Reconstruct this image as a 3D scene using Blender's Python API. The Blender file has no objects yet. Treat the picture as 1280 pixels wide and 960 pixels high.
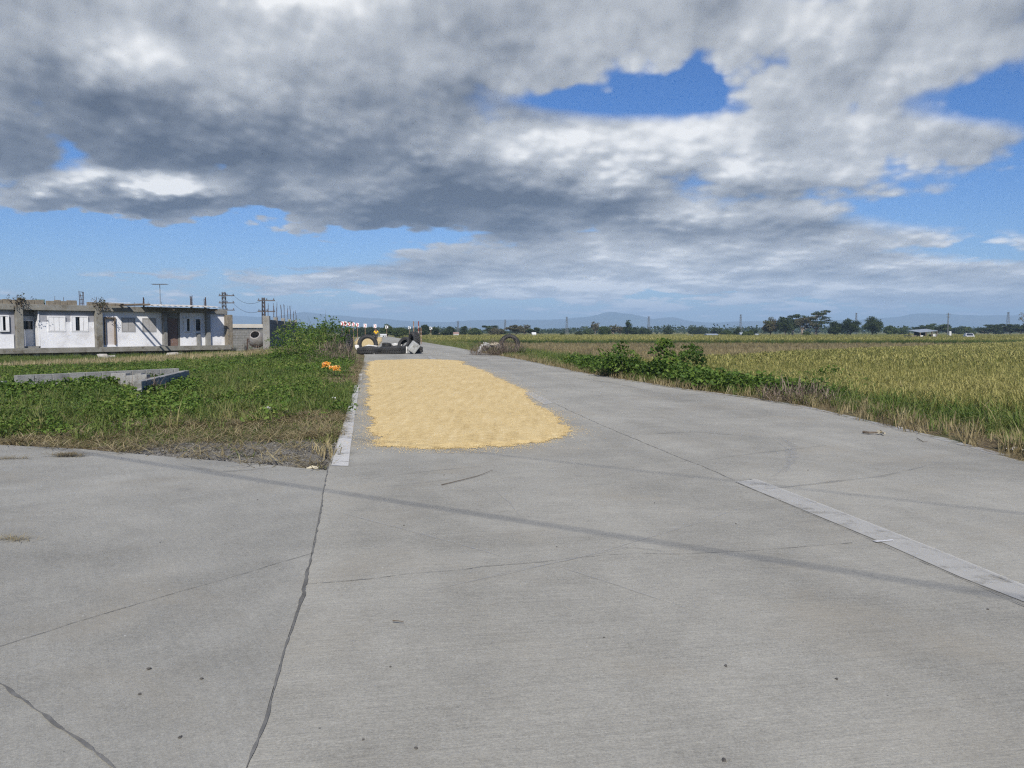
import bpy, bmesh, math, random
import numpy as np
from mathutils import Vector, Matrix, Euler

random.seed(7)
RNG = np.random.default_rng(7)
SC = bpy.context.scene
COL = SC.collection
R = math.radians

# ------------------------------------------------------------------ camera
CAMH, HY, F = 1.5, 413.0, 1000.0
PITCH = math.atan((480.0 - HY) / F)
cam = bpy.data.cameras.new('camera')
cam.sensor_width = 36.0
cam.lens = 36.0 * F / 1280.0
cam.clip_start = 0.05
cam.clip_end = 30000.0
camo = bpy.data.objects.new('camera', cam)
COL.objects.link(camo)
camo.location = (0, 0, CAMH)
camo.rotation_euler = (math.pi / 2 - PITCH, 0, 0)
SC.camera = camo
CAMROT = Euler((math.pi / 2 - PITCH, 0, 0)).to_matrix()

def ray(px, py):
    return CAMROT @ Vector((px - 640.0, 480.0 - py, -F))

def G(px, py, z=0.0):
    """point of the level z seen at this place of the photograph"""
    d = ray(px, py)
    t = (z - CAMH) / d.z
    return Vector((d.x * t, d.y * t, z))

def D(px, py, Y):
    d = ray(px, py)
    t = Y / d.y
    return Vector((d.x * t, Y, CAMH + d.z * t))

# ------------------------------------------------------------------ render settings
SC.render.engine = 'CYCLES'
SC.render.resolution_x, SC.render.resolution_y = 1024, 768
SC.view_settings.view_transform = 'Standard'
SC.view_settings.look = 'None'
SC.view_settings.gamma = 1.0
SC.view_settings.exposure = 0.27
cy = SC.cycles
cy.use_denoising = False
cy.max_bounces = 5
cy.diffuse_bounces = 2
cy.glossy_bounces = 2
cy.transmission_bounces = 3
cy.transparent_max_bounces = 6
cy.volume_bounces = 0
cy.filter_width = 1.25
cy.use_adaptive_sampling = True
cy.adaptive_threshold = 0.015
cy.adaptive_min_samples = 8
cy.caustics_reflective = cy.caustics_refractive = False

# ------------------------------------------------------------------ node helpers
class NT:
    def __init__(self, tree):
        self.t = tree
    def new(self, kind, **kw):
        n = self.t.nodes.new(kind)
        for k, v in kw.items():
            setattr(n, k, v)
        return n
    def put(self, sock, v):
        if v is None:
            return
        if hasattr(v, 'links'):
            self.t.links.new(v, sock)
        else:
            sock.default_value = v
    def m(self, op, a, b=None, c=None, clamp=False):
        n = self.new('ShaderNodeMath', operation=op, use_clamp=clamp)
        self.put(n.inputs[0], a); self.put(n.inputs[1], b); self.put(n.inputs[2], c)
        return n.outputs[0]
    def add(self, a, b): return self.m('ADD', a, b)
    def sub(self, a, b): return self.m('SUBTRACT', a, b)
    def mul(self, a, b): return self.m('MULTIPLY', a, b)
    def div(self, a, b): return self.m('DIVIDE', a, b)
    def mad(self, a, b, c): return self.m('MULTIPLY_ADD', a, b, c)
    def step(self, v, lo, hi, a=0.0, b=1.0):
        n = self.new('ShaderNodeMapRange', interpolation_type='SMOOTHSTEP')
        self.put(n.inputs[0], v); self.put(n.inputs[1], lo); self.put(n.inputs[2], hi)
        self.put(n.inputs[3], a); self.put(n.inputs[4], b)
        return n.outputs[0]
    def xyz(self, x, y, z):
        n = self.new('ShaderNodeCombineXYZ')
        self.put(n.inputs[0], x); self.put(n.inputs[1], y); self.put(n.inputs[2], z)
        return n.outputs[0]
    def noise(self, vec, scale, detail=4.0, rough=0.5, dist=0.0, col=False, lac=2.0):
        n = self.new('ShaderNodeTexNoise')
        self.put(n.inputs['Vector'], vec); self.put(n.inputs['Scale'], scale)
        n.inputs['Detail'].default_value = detail
        n.inputs['Roughness'].default_value = rough
        n.inputs['Lacunarity'].default_value = lac
        n.inputs['Distortion'].default_value = dist
        return n.outputs['Color' if col else 'Fac']
    def mixc(self, f, a, b, mode='MIX'):
        n = self.new('ShaderNodeMix', data_type='RGBA', blend_type=mode)
        n.clamp_factor = True
        self.put(n.inputs[0], f)
        self.put(n.inputs[6], rgba(a)); self.put(n.inputs[7], rgba(b))
        return n.outputs[2]
    def ramp(self, f, stops):
        n = self.new('ShaderNodeValToRGB')
        e = n.color_ramp.elements
        while len(e) < len(stops):
            e.new(0.5)
        for k, (p, c) in zip(e, stops):
            k.position = p; k.color = rgba(c)
        self.put(n.inputs[0], f)
        return n.outputs[0]

def rgba(c):
    if hasattr(c, 'links') or c is None:
        return c
    if isinstance(c, (int, float)):
        return (c, c, c, 1)
    return tuple(c) if len(c) == 4 else (c[0], c[1], c[2], 1)
# ------------------------------------------------------------------ sun and sky
SUN_EL = R(41.0)
SUN_TO = Vector((0.02, -1.0, 0)).normalized()          # towards the sun: behind the camera, a little to the left
sun = bpy.data.lights.new('sun', 'SUN')
sun.energy = 4.6
sun.angle = R(0.53)
sun.color = (1.0, 0.955, 0.88)
suno = bpy.data.objects.new('sun', sun)
COL.objects.link(suno)
sdir = Vector((SUN_TO.x * math.cos(SUN_EL), SUN_TO.y * math.cos(SUN_EL), math.sin(SUN_EL)))
suno.rotation_euler = sdir.to_track_quat('Z', 'Y').to_euler()
suno.location = (0, -20, 40)

W = bpy.data.worlds.new('World')
SC.world = W
W.use_nodes = True
W.cycles.sampling_method = 'MANUAL'
W.cycles.sample_map_resolution = 256
wt = NT(W.node_tree)
W.node_tree.nodes.clear()

# cloud lumps and gaps of the sky as directions: (x, y) of the photograph -> tangents (u, v) from +Y
def uv(px, py):
    d = ray(px, py)
    return d.x / d.y, d.z / d.y
COVER = [  # weight, x, y, rx, ry
    (0.62, 200, 40, 420, 120), (0.85, 400, 266, 150, 28), (0.50, 250, 170, 330, 50), (0.30, 60, 130, 200, 90), (0.40, 520, 230, 330, 58), (0.26, 690, 250, 240, 55),
    (0.30, 620, 60, 260, 60), (0.66, 1000, 50, 420, 66), (0.42, 940, 195, 300, 44), (0.34, 1140, 190, 150, 26), (0.22, 1130, 250, 150, 16),
    (0.50, 720, 322, 240, 44), (0.46, 940, 312, 190, 32), (0.30, 1010, 362, 280, 24), (0.26, 560, 352, 120, 20), (1.1, 125, 256, 115, 20), (-0.45, 262, 250, 22, 20), (0.42, 820, 372, 640, 34), (0.22, 300, 372, 330, 10),
    (0.32, 35, 325, 75, 7), (0.30, 130, 348, 85, 5), (0.30, 280, 350, 120, 7), (0.28, 440, 357, 100, 9), (0.15, 1170, 300, 80, 9), (0.16, 1230, 308, 110, 8), (0.14, 1090, 350, 110, 10),
    (0.34, 1200, 375, 240, 16), (0.26, 1190, 318, 110, 10), (0.24, 1150, 350, 120, 9), (0.12, 560, 372, 160, 12),
    (0.50, 1010, 122, 85, 34), (-0.31, 750, 130, 120, 30), (-0.26, 770, 128, 100, 22), (-0.20, 655, 134, 60, 14), (-0.18, 1215, 140, 100, 16), (-0.42, 230, 318, 310, 32), (-0.25, 60, 290, 170, 14),
    (-0.30, 1250, 262, 110, 26), (-0.10, 1200, 335, 130, 12), (-0.30, 250, 222, 40, 10),
]
LIGHT = [  # brighter and darker places of the cloud deck
    (0.50, 125, 75, 75, 34), (0.50, 320, 8, 50, 18), (0.16, 380, 130, 60, 26), (0.30, 690, 180, 130, 30), (0.28, 890, 185, 170, 28), (0.20, 880, 60, 180, 40), (0.20, 1150, 80, 160, 50), (0.16, 620, 50, 80, 20),
    (0.30, 330, 245, 90, 26), (0.95, 200, 240, 50, 10), (0.80, 95, 235, 80, 9), (-0.30, 130, 266, 70, 8), (0.30, 780, 345, 300, 34), (0.30, 720, 380, 600, 20), (0.30, 820, 276, 90, 10), (0.24, 880, 210, 220, 24), (0.18, 850, 278, 60, 12),
    (-0.50, 180, 192, 330, 40), (-0.22, 30, 110, 120, 60), (-0.16, 520, 130, 110, 34), (-0.55, 580, 274, 270, 28), (-0.26, 180, 262, 40, 14), (-0.20, 900, 95, 160, 22), (-0.20, 1150, 20, 240, 30), (-0.18, 560, 140, 130, 26),
]

def blobs(nt, u, v, table):
    tot = None
    for w, x, y, rx, ry in table:
        u0, v0 = uv(x, y)
        a = nt.mul(nt.sub(u, u0), 1000.0 / rx)
        b = nt.mul(nt.sub(v, v0), 1000.0 / ry)
        s = nt.mad(a, a, nt.mul(b, b))
        g = nt.mul(nt.m('EXPONENT', nt.mul(s, -0.8)), w)
        tot = g if tot is None else nt.add(tot, g)
    return tot

def lump_group():
    g = bpy.data.node_groups.new('cloud_lumps', 'ShaderNodeTree')
    g.interface.new_socket('U', in_out='INPUT', socket_type='NodeSocketFloat')
    g.interface.new_socket('V', in_out='INPUT', socket_type='NodeSocketFloat')
    g.interface.new_socket('Lumps', in_out='OUTPUT', socket_type='NodeSocketFloat')
    nt = NT(g)
    gi = nt.new('NodeGroupInput'); go = nt.new('NodeGroupOutput')
    u, v = gi.outputs[0], gi.outputs[1]
    inv = nt.div(1.0, nt.m('SQRT', nt.add(nt.mad(u, u, 1.0), nt.mul(v, v))))
    dz = nt.m('MAXIMUM', nt.mul(v, inv), 0.0)
    r = nt.div(inv, nt.add(dz, 0.13))
    p = nt.xyz(nt.mul(u, nt.mad(r, 0.42, 1.35)), nt.mul(r, 0.58), 0.0)
    fine = nt.noise(p, 1.5, 7.0, 0.52, 0.15)
    puff = nt.new('ShaderNodeTexVoronoi', feature='SMOOTH_F1', voronoi_dimensions='2D')
    nt.put(puff.inputs['Vector'], p)
    puff.inputs['Scale'].default_value = 3.0
    puff.inputs['Detail'].default_value = 3.0
    puff.inputs['Roughness'].default_value = 0.58
    puff.inputs['Smoothness'].default_value = 0.32
    nt.put(go.inputs[0], nt.sub(nt.sub(fine, 0.5), nt.mul(nt.sub(puff.outputs['Distance'], 0.42), PUFF)))
    return g

PUFF = 0.50
LG = lump_group()
def lumps(u, v):
    n = wt.new('ShaderNodeGroup'); n.node_tree = LG
    wt.put(n.inputs[0], u); wt.put(n.inputs[1], v)
    return n.outputs[0]

tc = wt.new('ShaderNodeTexCoord')
sp = wt.new('ShaderNodeSeparateXYZ'); wt.put(sp.inputs[0], tc.outputs['Generated'])
ay = wt.m('MAXIMUM', wt.m('ABSOLUTE', sp.outputs[1]), 0.12)
U = wt.div(sp.outputs[0], ay)
V = wt.m('MINIMUM', wt.m('MAXIMUM', wt.div(sp.outputs[2], ay), 0.0), 3.0)
l0 = lumps(U, V)
k = wt.mad(V, 0.075, 0.007)          # step grows with height: far clouds are smaller
l1 = lumps(wt.mad(k, -0.5, U), wt.add(V, k))
l2 = lumps(wt.mad(k, -0.18, U), wt.mad(k, 0.32, V))
Uw, Vw = wt.mad(l0, 0.13, U), wt.mad(l0, 0.045, V)
cov = blobs(wt, Uw, Vw, COVER)
d0 = wt.add(l0, wt.sub(cov, 0.06))
alpha = wt.step(d0, -0.10, 0.24)
rise = wt.add(wt.mul(wt.sub(l0, l1), 0.80), wt.mul(wt.sub(l0, l2), 0.70))
thick = wt.step(d0, 0.0, 0.8)
b = wt.add(wt.mad(thick, -0.22, 0.60), rise)
b = wt.add(b, blobs(wt, Uw, Vw, LIGHT))
b = wt.mad(l0, -0.18, b)
rr = wt.div(1.0, wt.add(V, 0.20))
b = wt.mad(wt.sub(wt.noise(wt.xyz(wt.mul(U, rr), wt.mul(rr, 0.7), 3.7), 1.1, 2.0, 0.5, 0.6), 0.5), 0.75, b)
b = wt.mad(b, 0.84, 0.10)
cloud = wt.ramp(b, [(0.0, (0.085, 0.105, 0.145)), (0.26, (0.165, 0.19, 0.235)), (0.50, (0.30, 0.325, 0.365)), (0.76, (0.46, 0.485, 0.52)), (1.0, (0.78, 0.79, 0.80))])
sky = wt.new('ShaderNodeTexSky', sky_type='NISHITA')
sky.sun_disc = False
sky.sun_elevation = SUN_EL
sky.sun_rotation = math.atan2(sdir.x, sdir.y)
sky.altitude = 20.0
sky.air_density = 1.0
sky.dust_density = 0.35
sky.ozone_density = 3.0
STR = 0.12
# distant cloud sinks into the bluish air over the horizon
far = wt.step(V, 0.0, 0.12, 0.28, 0.0)
cloudc = wt.mixc(far, cloud, (0.42, 0.52, 0.66))
vm = wt.new('ShaderNodeVectorMath', operation='SCALE'); wt.put(vm.inputs[0], cloudc); vm.inputs['Scale'].default_value = 1.0 / STR
air = wt.mixc(wt.step(V, 0.0, 0.30), (0.43, 0.54, 0.75), (0.25, 0.44, 0.72))
skyc = wt.mixc(1.0, sky.outputs[0], air, 'MULTIPLY')
colr = wt.mixc(alpha, skyc, vm.outputs[0])
bg = wt.new('ShaderNodeBackground'); wt.put(bg.inputs[0], colr); bg.inputs[1].default_value = STR
wo = wt.new('ShaderNodeOutputWorld'); W.node_tree.links.new(bg.outputs[0], wo.inputs[0])
# ------------------------------------------------------------------ materials
MATS = {}
def pmat(name, c1, c2=None, scale=4.0, rough=0.85, bump=0.0, bscale=None, spec=0.3, metal=0.0, detail=5.0, stretch=None, c3=None, s3=0.5, trans=None):
    """procedural surface: two tones broken up by noise, an optional third in stains"""
    if name in MATS:
        return MATS[name]
    m = bpy.data.materials.new(name); m.use_nodes = True
    t = NT(m.node_tree); m.node_tree.nodes.clear()
    co = t.new('ShaderNodeTexCoord').outputs['Object']
    if stretch:
        mp = t.new('ShaderNodeMapping'); t.put(mp.inputs[0], co); mp.inputs['Scale'].default_value = stretch
        co = mp.outputs[0]
    c2 = c2 or tuple(x * 0.8 for x in c1)
    n = t.noise(co, scale, detail, 0.6)
    col = t.mixc(t.step(n, 0.3, 0.7), c1, c2)
    if c3:
        col = t.mixc(t.step(t.noise(co, s3, 5.0, 0.65, 0.4), 0.52, 0.68), col, c3)
    p = t.new('ShaderNodeBsdfPrincipled')
    t.put(p.inputs['Base Color'], col)
    p.inputs['Roughness'].default_value = rough
    p.inputs['Specular IOR Level'].default_value = spec
    p.inputs['Metallic'].default_value = metal
    if bump:
        bn = t.new('ShaderNodeBump'); bn.inputs['Strength'].default_value = bump; bn.inputs['Distance'].default_value = 0.02
        t.put(bn.inputs['Height'], t.noise(co, bscale or scale * 3, 4.0, 0.6))
        t.put(p.inputs['Normal'], bn.outputs[0])
    o = t.new('ShaderNodeOutputMaterial'); t.put(o.inputs[0], p.outputs[0])
    MATS[name] = m
    return m

def leafmat(name, stops, trans=0.3, rough=0.6):
    """leaf or blade: its tone comes from the 'tint' carried by each leaf"""
    m = bpy.data.materials.new(name); m.use_nodes = True
    t = NT(m.node_tree); m.node_tree.nodes.clear()
    a = t.new('ShaderNodeAttribute'); a.attribute_name = 'tint'
    col = t.ramp(a.outputs['Fac'], stops)
    p = t.new('ShaderNodeBsdfPrincipled'); t.put(p.inputs['Base Color'], col)
    p.inputs['Roughness'].default_value = rough; p.inputs['Specular IOR Level'].default_value = 0.25
    tr = t.new('ShaderNodeBsdfTranslucent'); t.put(tr.inputs[0], col)
    mx = t.new('ShaderNodeMixShader'); mx.inputs[0].default_value = trans
    t.put(mx.inputs[1], p.outputs[0]); t.put(mx.inputs[2], tr.outputs[0])
    o = t.new('ShaderNodeOutputMaterial'); t.put(o.inputs[0], mx.outputs[0])
    MATS[name] = m
    return m

# ------------------------------------------------------------------ mesh helpers
class MB:
    """collects shapes and links them as one mesh object"""
    def __init__(self):
        self.v, self.f, self.mi = [], [], []
    def raw(self, vs, fs, mi=0):
        o = len(self.v)
        self.v += [tuple(x) for x in vs]
        self.f += [tuple(i + o for i in f) for f in fs]
        self.mi += [mi] * len(fs)
        return self
    def box(self, c, s, rot=None, mi=0, bev=0.0):
        hx, hy, hz = s[0] / 2, s[1] / 2, s[2] / 2
        b = min(bev, hx * .9, hy * .9, hz * .9)
        if b <= 0:
            vs = [Vector((x, y, z)) for z in (-hz, hz) for y in (-hy, hy) for x in (-hx, hx)]
            fs = [(0, 2, 3, 1), (4, 5, 7, 6), (0, 1, 5, 4), (2, 6, 7, 3), (0, 4, 6, 2), (1, 3, 7, 5)]
        else:
            bm = bmesh.new(); bmesh.ops.create_cube(bm, size=1.0)
            for q in bm.verts:
                q.co = Vector((q.co.x * s[0], q.co.y * s[1], q.co.z * s[2]))
            bmesh.ops.bevel(bm, geom=bm.edges[:], offset=b, segments=2, affect='EDGES', profile=0.6)
            bm.verts.index_update()
            vs = [q.co.copy() for q in bm.verts]; fs = [[q.index for q in f.verts] for f in bm.faces]; bm.free()
        M = rot.to_matrix() if rot is not None else None
        c = Vector(c)
        return self.raw([(M @ q if M else q) + c for q in vs], fs, mi)
    def span(self, x0, x1, y0, y1, z0, z1, mi=0, bev=0.0):
        return self.box(((x0 + x1) / 2, (y0 + y1) / 2, (z0 + z1) / 2), (abs(x1 - x0), abs(y1 - y0), abs(z1 - z0)), None, mi, bev)
    def tube(self, pts, rad, n=6, mi=0, cap=True):
        pts = [Vector(p) for p in pts]
        if not hasattr(rad, '__len__'):
            rad = [rad] * len(pts)
        rings = []
        up = Vector((0, 0, 1))
        for i, p in enumerate(pts):
            d = (pts[min(i + 1, len(pts) - 1)] - pts[max(i - 1, 0)])
            d = d.normalized() if d.length > 1e-9 else Vector((0, 0, 1))
            a = d.cross(up)
            if a.length < 0.05:
                a = d.cross(Vector((1, 0, 0)))
            a.normalize(); b = d.cross(a)
            rings.append([p + (a * math.cos(k * 2 * math.pi / n) + b * math.sin(k * 2 * math.pi / n)) * rad[i] for k in range(n)])
        vs = [q for r in rings for q in r]
        fs = []
        for i in range(len(rings) - 1):
            for k in range(n):
                k2 = (k + 1) % n
                fs.append((i * n + k, i * n + k2, (i + 1) * n + k2, (i + 1) * n + k))
        if cap:
            fs.append(tuple(range(n))[::-1]); fs.append(tuple((len(rings) - 1) * n + k for k in range(n)))
        return self.raw(vs, fs, mi)
    def lathe(self, prof, n=24, M=None, mi=0, wob=0.0, closed=False):
        vs = []
        for (r, z) in prof:
            for k in range(n):
                a = 2 * math.pi * k / n
                q = Vector((r * math.cos(a), r * math.sin(a), z + wob * math.sin(3 * a + r)))
                vs.append(M @ q if M else q)
        fs = []
        rows = len(prof) if closed else len(prof) - 1
        for i in range(rows):
            j = (i + 1) % len(prof)
            for k in range(n):
                k2 = (k + 1) % n
                fs.append((i * n + k, i * n + k2, j * n + k2, j * n + k))
        return self.raw(vs, fs, mi)
    def build(self, name, mats, parent=None, loc=None, smooth=False, rotz=0.0):
        me = bpy.data.meshes.new(name)
        me.from_pydata(self.v, [], self.f)
        for m in (mats if isinstance(mats, (list, tuple)) else [mats]):
            me.materials.append(m)
        me.polygons.foreach_set('material_index', self.mi)
        if smooth:
            me.polygons.foreach_set('use_smooth', [True] * len(self.f))
        me.update()
        bm = bmesh.new(); bm.from_mesh(me); bmesh.ops.recalc_face_normals(bm, faces=bm.faces[:]); bm.to_mesh(me); bm.free()
        o = bpy.data.objects.new(name, me); COL.objects.link(o)
        if parent: o.parent = parent
        if loc is not None: o.location = loc
        o.rotation_euler.z = rotz
        return o

def tag(o, label=None, cat=None, group=None, kind=None):
    if label: o['label'] = label
    if cat: o['category'] = cat
    if group: o['group'] = group
    if kind: o['kind'] = kind
    return o

def thing(name, label, cat, loc=(0, 0, 0), rotz=0.0, group=None):
    o = bpy.data.objects.new(name, None); COL.objects.link(o)
    o.empty_display_size = 0.2
    o.location = loc; o.rotation_euler = (0, 0, rotz)
    return tag(o, label, cat, group)

def chunk(seed, size, mb=None, loc=(0, 0, 0), rot=None, mi=0):
    """broken lump of concrete or stone"""
    rnd = random.Random(seed)
    bm = bmesh.new()
    pts = []
    for i in range(18):
        q = Vector((rnd.uniform(-1, 1), rnd.uniform(-1, 1), rnd.uniform(-1, 1)))
        q = q / max(abs(q.x), abs(q.y), abs(q.z)) * rnd.uniform(0.82, 1.0)
        pts.append(bm.verts.new((q.x * size[0] / 2, q.y * size[1] / 2, q.z * size[2] / 2)))
    bmesh.ops.convex_hull(bm, input=pts)
    bmesh.ops.delete(bm, geom=[q for q in bm.verts if not q.link_faces], context='VERTS')
    bm.verts.index_update()
    M = (rot or Euler((0, 0, 0))).to_matrix()
    vs = [M @ q.co + Vector(loc) for q in bm.verts]; fs = [[q.index for q in f.verts] for f in bm.faces]; bm.free()
    return (mb or MB()).raw(vs, fs, mi)

# ------------------------------------------------------------------ many small leaves or blades as one mesh
def vnoise(x, y, s, seed=0):
    """smooth value noise, 0..1"""
    x = np.asarray(x, float) / s; y = np.asarray(y, float) / s
    xi = np.floor(x).astype(np.int64); yi = np.floor(y).astype(np.int64)
    fx = x - xi; fy = y - yi
    fx = fx * fx * (3 - 2 * fx); fy = fy * fy * (3 - 2 * fy)
    def h(a, b):
        n = (a * 374761393 + b * 668265263 + seed * 974711) & 0x7fffffff
        n = ((n ^ (n >> 13)) * 1274126177) & 0x7fffffff
        n = n ^ (n >> 16)
        return (n & 0xffff) / 65535.0
    return (h(xi, yi) * (1 - fx) + h(xi + 1, yi) * fx) * (1 - fy) + (h(xi, yi + 1) * (1 - fx) + h(xi + 1, yi + 1) * fx) * fy

def fbm(x, y, s, seed=0, o=3):
    t = 0; a = 0.5; n = 0
    for i in range(o):
        t = t + a * vnoise(x, y, s / 2 ** i, seed + i * 17); n += a; a *= 0.5
    return t / n

def proto(tris_v, mi, tint):
    """tris_v (T,3,3) -> one prototype"""
    v = np.asarray(tris_v, float).reshape(-1, 3)
    return dict(v=v, m=np.asarray(mi, int), t=np.repeat(np.asarray(tint, float), 3))

def blade(rnd, az, length, width, lean, droop, base=(0, 0), z0=0.0):
    """one bent blade: 3 triangles"""
    d = np.array([math.cos(az), math.sin(az)]); s = np.array([-d[1], d[0]]) * width / 2
    b = np.array(base)
    p1 = b + d * length * 0.5 * math.sin(lean); z1 = z0 + length * 0.5 * math.cos(lean)
    l2 = min(lean + droop, 2.6)
    p2 = p1 + d * length * 0.5 * math.sin(l2); z2 = z1 + length * 0.5 * math.cos(l2)
    A = (*(b - s * .7), z0); B = (*(b + s * .7), z0); C = (*(p1 - s), z1); E = (*(p1 + s), z1); T = (*p2, z2)
    return [(A, B, E), (A, E, C), (C, E, T)]

def tuft(seed, n, h, spread, width, lean=(0.05, 0.5), droop=(0.2, 0.9), heads=0, headmi=1):
    rnd = random.Random(seed); T, m, t = [], [], []
    for i in range(n):
        az = rnd.uniform(0, 2 * math.pi); a2 = rnd.uniform(0, 2 * math.pi); rr = spread * math.sqrt(rnd.random())
        q = blade(rnd, az, h * rnd.uniform(0.55, 1.1), width * rnd.uniform(0.7, 1.2), rnd.uniform(*lean), rnd.uniform(*droop), (rr * math.cos(a2), rr * math.sin(a2)))
        k = rnd.uniform(-0.2, 0.2)
        T += q; m += [0] * 3; t += [k] * 3
    for i in range(heads):
        az = rnd.uniform(0, 2 * math.pi); a2 = rnd.uniform(0, 2 * math.pi); rr = spread * math.sqrt(rnd.random())
        q = blade(rnd, az, h * rnd.uniform(0.28, 0.42), width * 2.1, rnd.uniform(0.2, 0.7), rnd.uniform(0.7, 1.5), (rr * math.cos(a2), rr * math.sin(a2)), h * rnd.uniform(0.55, 0.75))
        k = rnd.uniform(-0.2, 0.2)
        T += q; m += [headmi] * 3; t += [k] * 3
    return proto(T, m, t)

def leaf_tris(rnd, p, size, nrm=None, asp=0.75):
    """a folded leaf of 2 triangles with a random or given facing"""
    n = Vector(nrm) if nrm is not None else Vector((rnd.gauss(0, 1), rnd.gauss(0, 1), rnd.gauss(0.6, 1)))
    n.normalize()
    a = n.orthogonal().normalized()
    a = Matrix.Rotation(rnd.uniform(0, 6.28), 3, n) @ a
    b = n.cross(a)
    p = Vector(p)
    base = p - a * size * .5; tip = p + a * size * .5 - n * size * 0.12
    l = p + b * size * asp * .5 + n * size * .1; r = p - b * size * asp * .5 + n * size * .1
    return [(tuple(base), tuple(r), tuple(tip)), (tuple(base), tuple(tip), tuple(l))]

def leafy(seed, n, rx, h, size, low=0.1, asp=0.75, up=1.0):
    rnd = random.Random(seed); T, m, t = [], [], []
    for i in range(n):
        a = rnd.uniform(0, 6.28); rr = rx * math.sqrt(rnd.random())
        z = h * (low + (1 - low) * rnd.random() ** 0.8) * (1 - 0.45 * (rr / rx) ** 2)
        q = leaf_tris(rnd, (rr * math.cos(a), rr * math.sin(a), z), size * rnd.uniform(.6, 1.25), (rnd.gauss(0, .6), rnd.gauss(0, .6), up), asp)
        k = rnd.uniform(-0.22, 0.22)
        T += q; m += [0] * 2; t += [k] * 2
    return proto(T, m, t)

def scatter(name, protos, pts, scl, tint, mats, parent=None, idx=None, tilt=0.0, seed=1, zscl=None, loc=None):
    """copies of the prototypes at the points, as one mesh"""
    rng = np.random.default_rng(seed)
    pts = np.asarray(pts, float); n = len(pts)
    if n == 0:
        return None
    scl = np.broadcast_to(np.asarray(scl, float), (n,)); tint = np.broadcast_to(np.asarray(tint, float), (n,))
    zs = np.broadcast_to(np.asarray(1.0 if zscl is None else zscl, float), (n,))
    idx = rng.integers(0, len(protos), n) if idx is None else np.asarray(idx)
    Vs, Ms, Ts = [], [], []
    for k, p in enumerate(protos):
        s = np.nonzero(idx == k)[0]
        if not len(s):
            continue
        yaw = rng.uniform(0, 2 * math.pi, len(s)); c, q = np.cos(yaw)[:, None], np.sin(yaw)[:, None]
        v = p['v'][None] * scl[s][:, None, None]
        x = v[..., 0] * c - v[..., 1] * q; y = v[..., 0] * q + v[..., 1] * c; z = v[..., 2] * zs[s][:, None]
        if tilt:
            tx = rng.normal(0, tilt, len(s))[:, None]; ty = rng.normal(0, tilt, len(s))[:, None]
            x = x + z * tx; y = y + z * ty
        o = np.stack([x, y, z], -1) + pts[s][:, None]
        Vs.append(o.reshape(-1, 3)); Ms.append(np.tile(p['m'], len(s)))
        Ts.append((p['t'][None] + tint[s][:, None]).reshape(-1))
    return trimesh(name, np.concatenate(Vs), np.concatenate(Ms), np.concatenate(Ts), mats, parent, loc)

def trimesh(name, V, M, T, mats, parent=None, loc=None):
    nv = len(V); nt = nv // 3
    me = bpy.data.meshes.new(name)
    me.vertices.add(nv); me.vertices.foreach_set('co', V.astype(np.float32).ravel())
    me.loops.add(nv); me.loops.foreach_set('vertex_index', np.arange(nv, dtype=np.int32))
    me.polygons.add(nt); me.polygons.foreach_set('loop_start', np.arange(0, nv, 3, dtype=np.int32))
    me.polygons.foreach_set('loop_total', np.full(nt, 3, np.int32))
    for m in (mats if isinstance(mats, (list, tuple)) else [mats]):
        me.materials.append(m)
    me.polygons.foreach_set('material_index', M.astype(np.int32))
    me.update()
    at = me.attributes.new('tint', 'FLOAT', 'POINT'); at.data.foreach_set('value', np.clip(T, 0, 1).astype(np.float32))
    o = bpy.data.objects.new(name, me); COL.objects.link(o)
    if parent: o.parent = parent
    if loc is not None: o.location = loc
    return o
# ------------------------------------------------------------------ outlines of the concrete, on the ground
def g2(l, z=0.0):
    return [(G(x, y, z).x, G(x, y, z).y) for x, y in l]
SEAM = g2([(410, 585), (408, 597), (398, 650), (388, 700), (379, 740), (356, 810), (331, 900), (309, 960)])
sx, sy = SEAM[-1]; px_, py_ = SEAM[-2]
SEAM_BACK = [(sx + (sx - px_) * 4, sy + (sy - py_) * 4), (sx + (sx - px_) * 14, -14.0)]
LEFT_EDGE = g2([(447, 478), (453.5, 455), (456, 445), (450, 434), (446, 428), (443, 425.5), (446, 422), (462, 419.5)])
RIGHT_EDGE = g2([(1280, 577), (1180, 550), (1100, 531), (1000, 508), (930, 497), (850, 486.5), (735, 468), (650, 449.5), (600, 440.7), (560, 432.5), (525, 427), (500, 423), (482, 420)])
RIGHT_BACK = [(6.1, 6.5), (9.0, 3.5), (14.0, 1.5), (30.0, -2.0), (30.0, -14.0)]
ROAD = SEAM[::-1] + LEFT_EDGE + RIGHT_EDGE[::-1] + RIGHT_BACK + SEAM_BACK[::-1]
SIDE_EDGE = g2([(408, 588), (335, 581), (200, 570), (100, 561), (0, 556)])
SIDE = SIDE_EDGE + [(-30.0, 20.4), (-60.0, 32.0), (-60.0, -14.0)] + [(x - 0.003, y) for x, y in (SEAM + SEAM_BACK)[::-1]]

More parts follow.
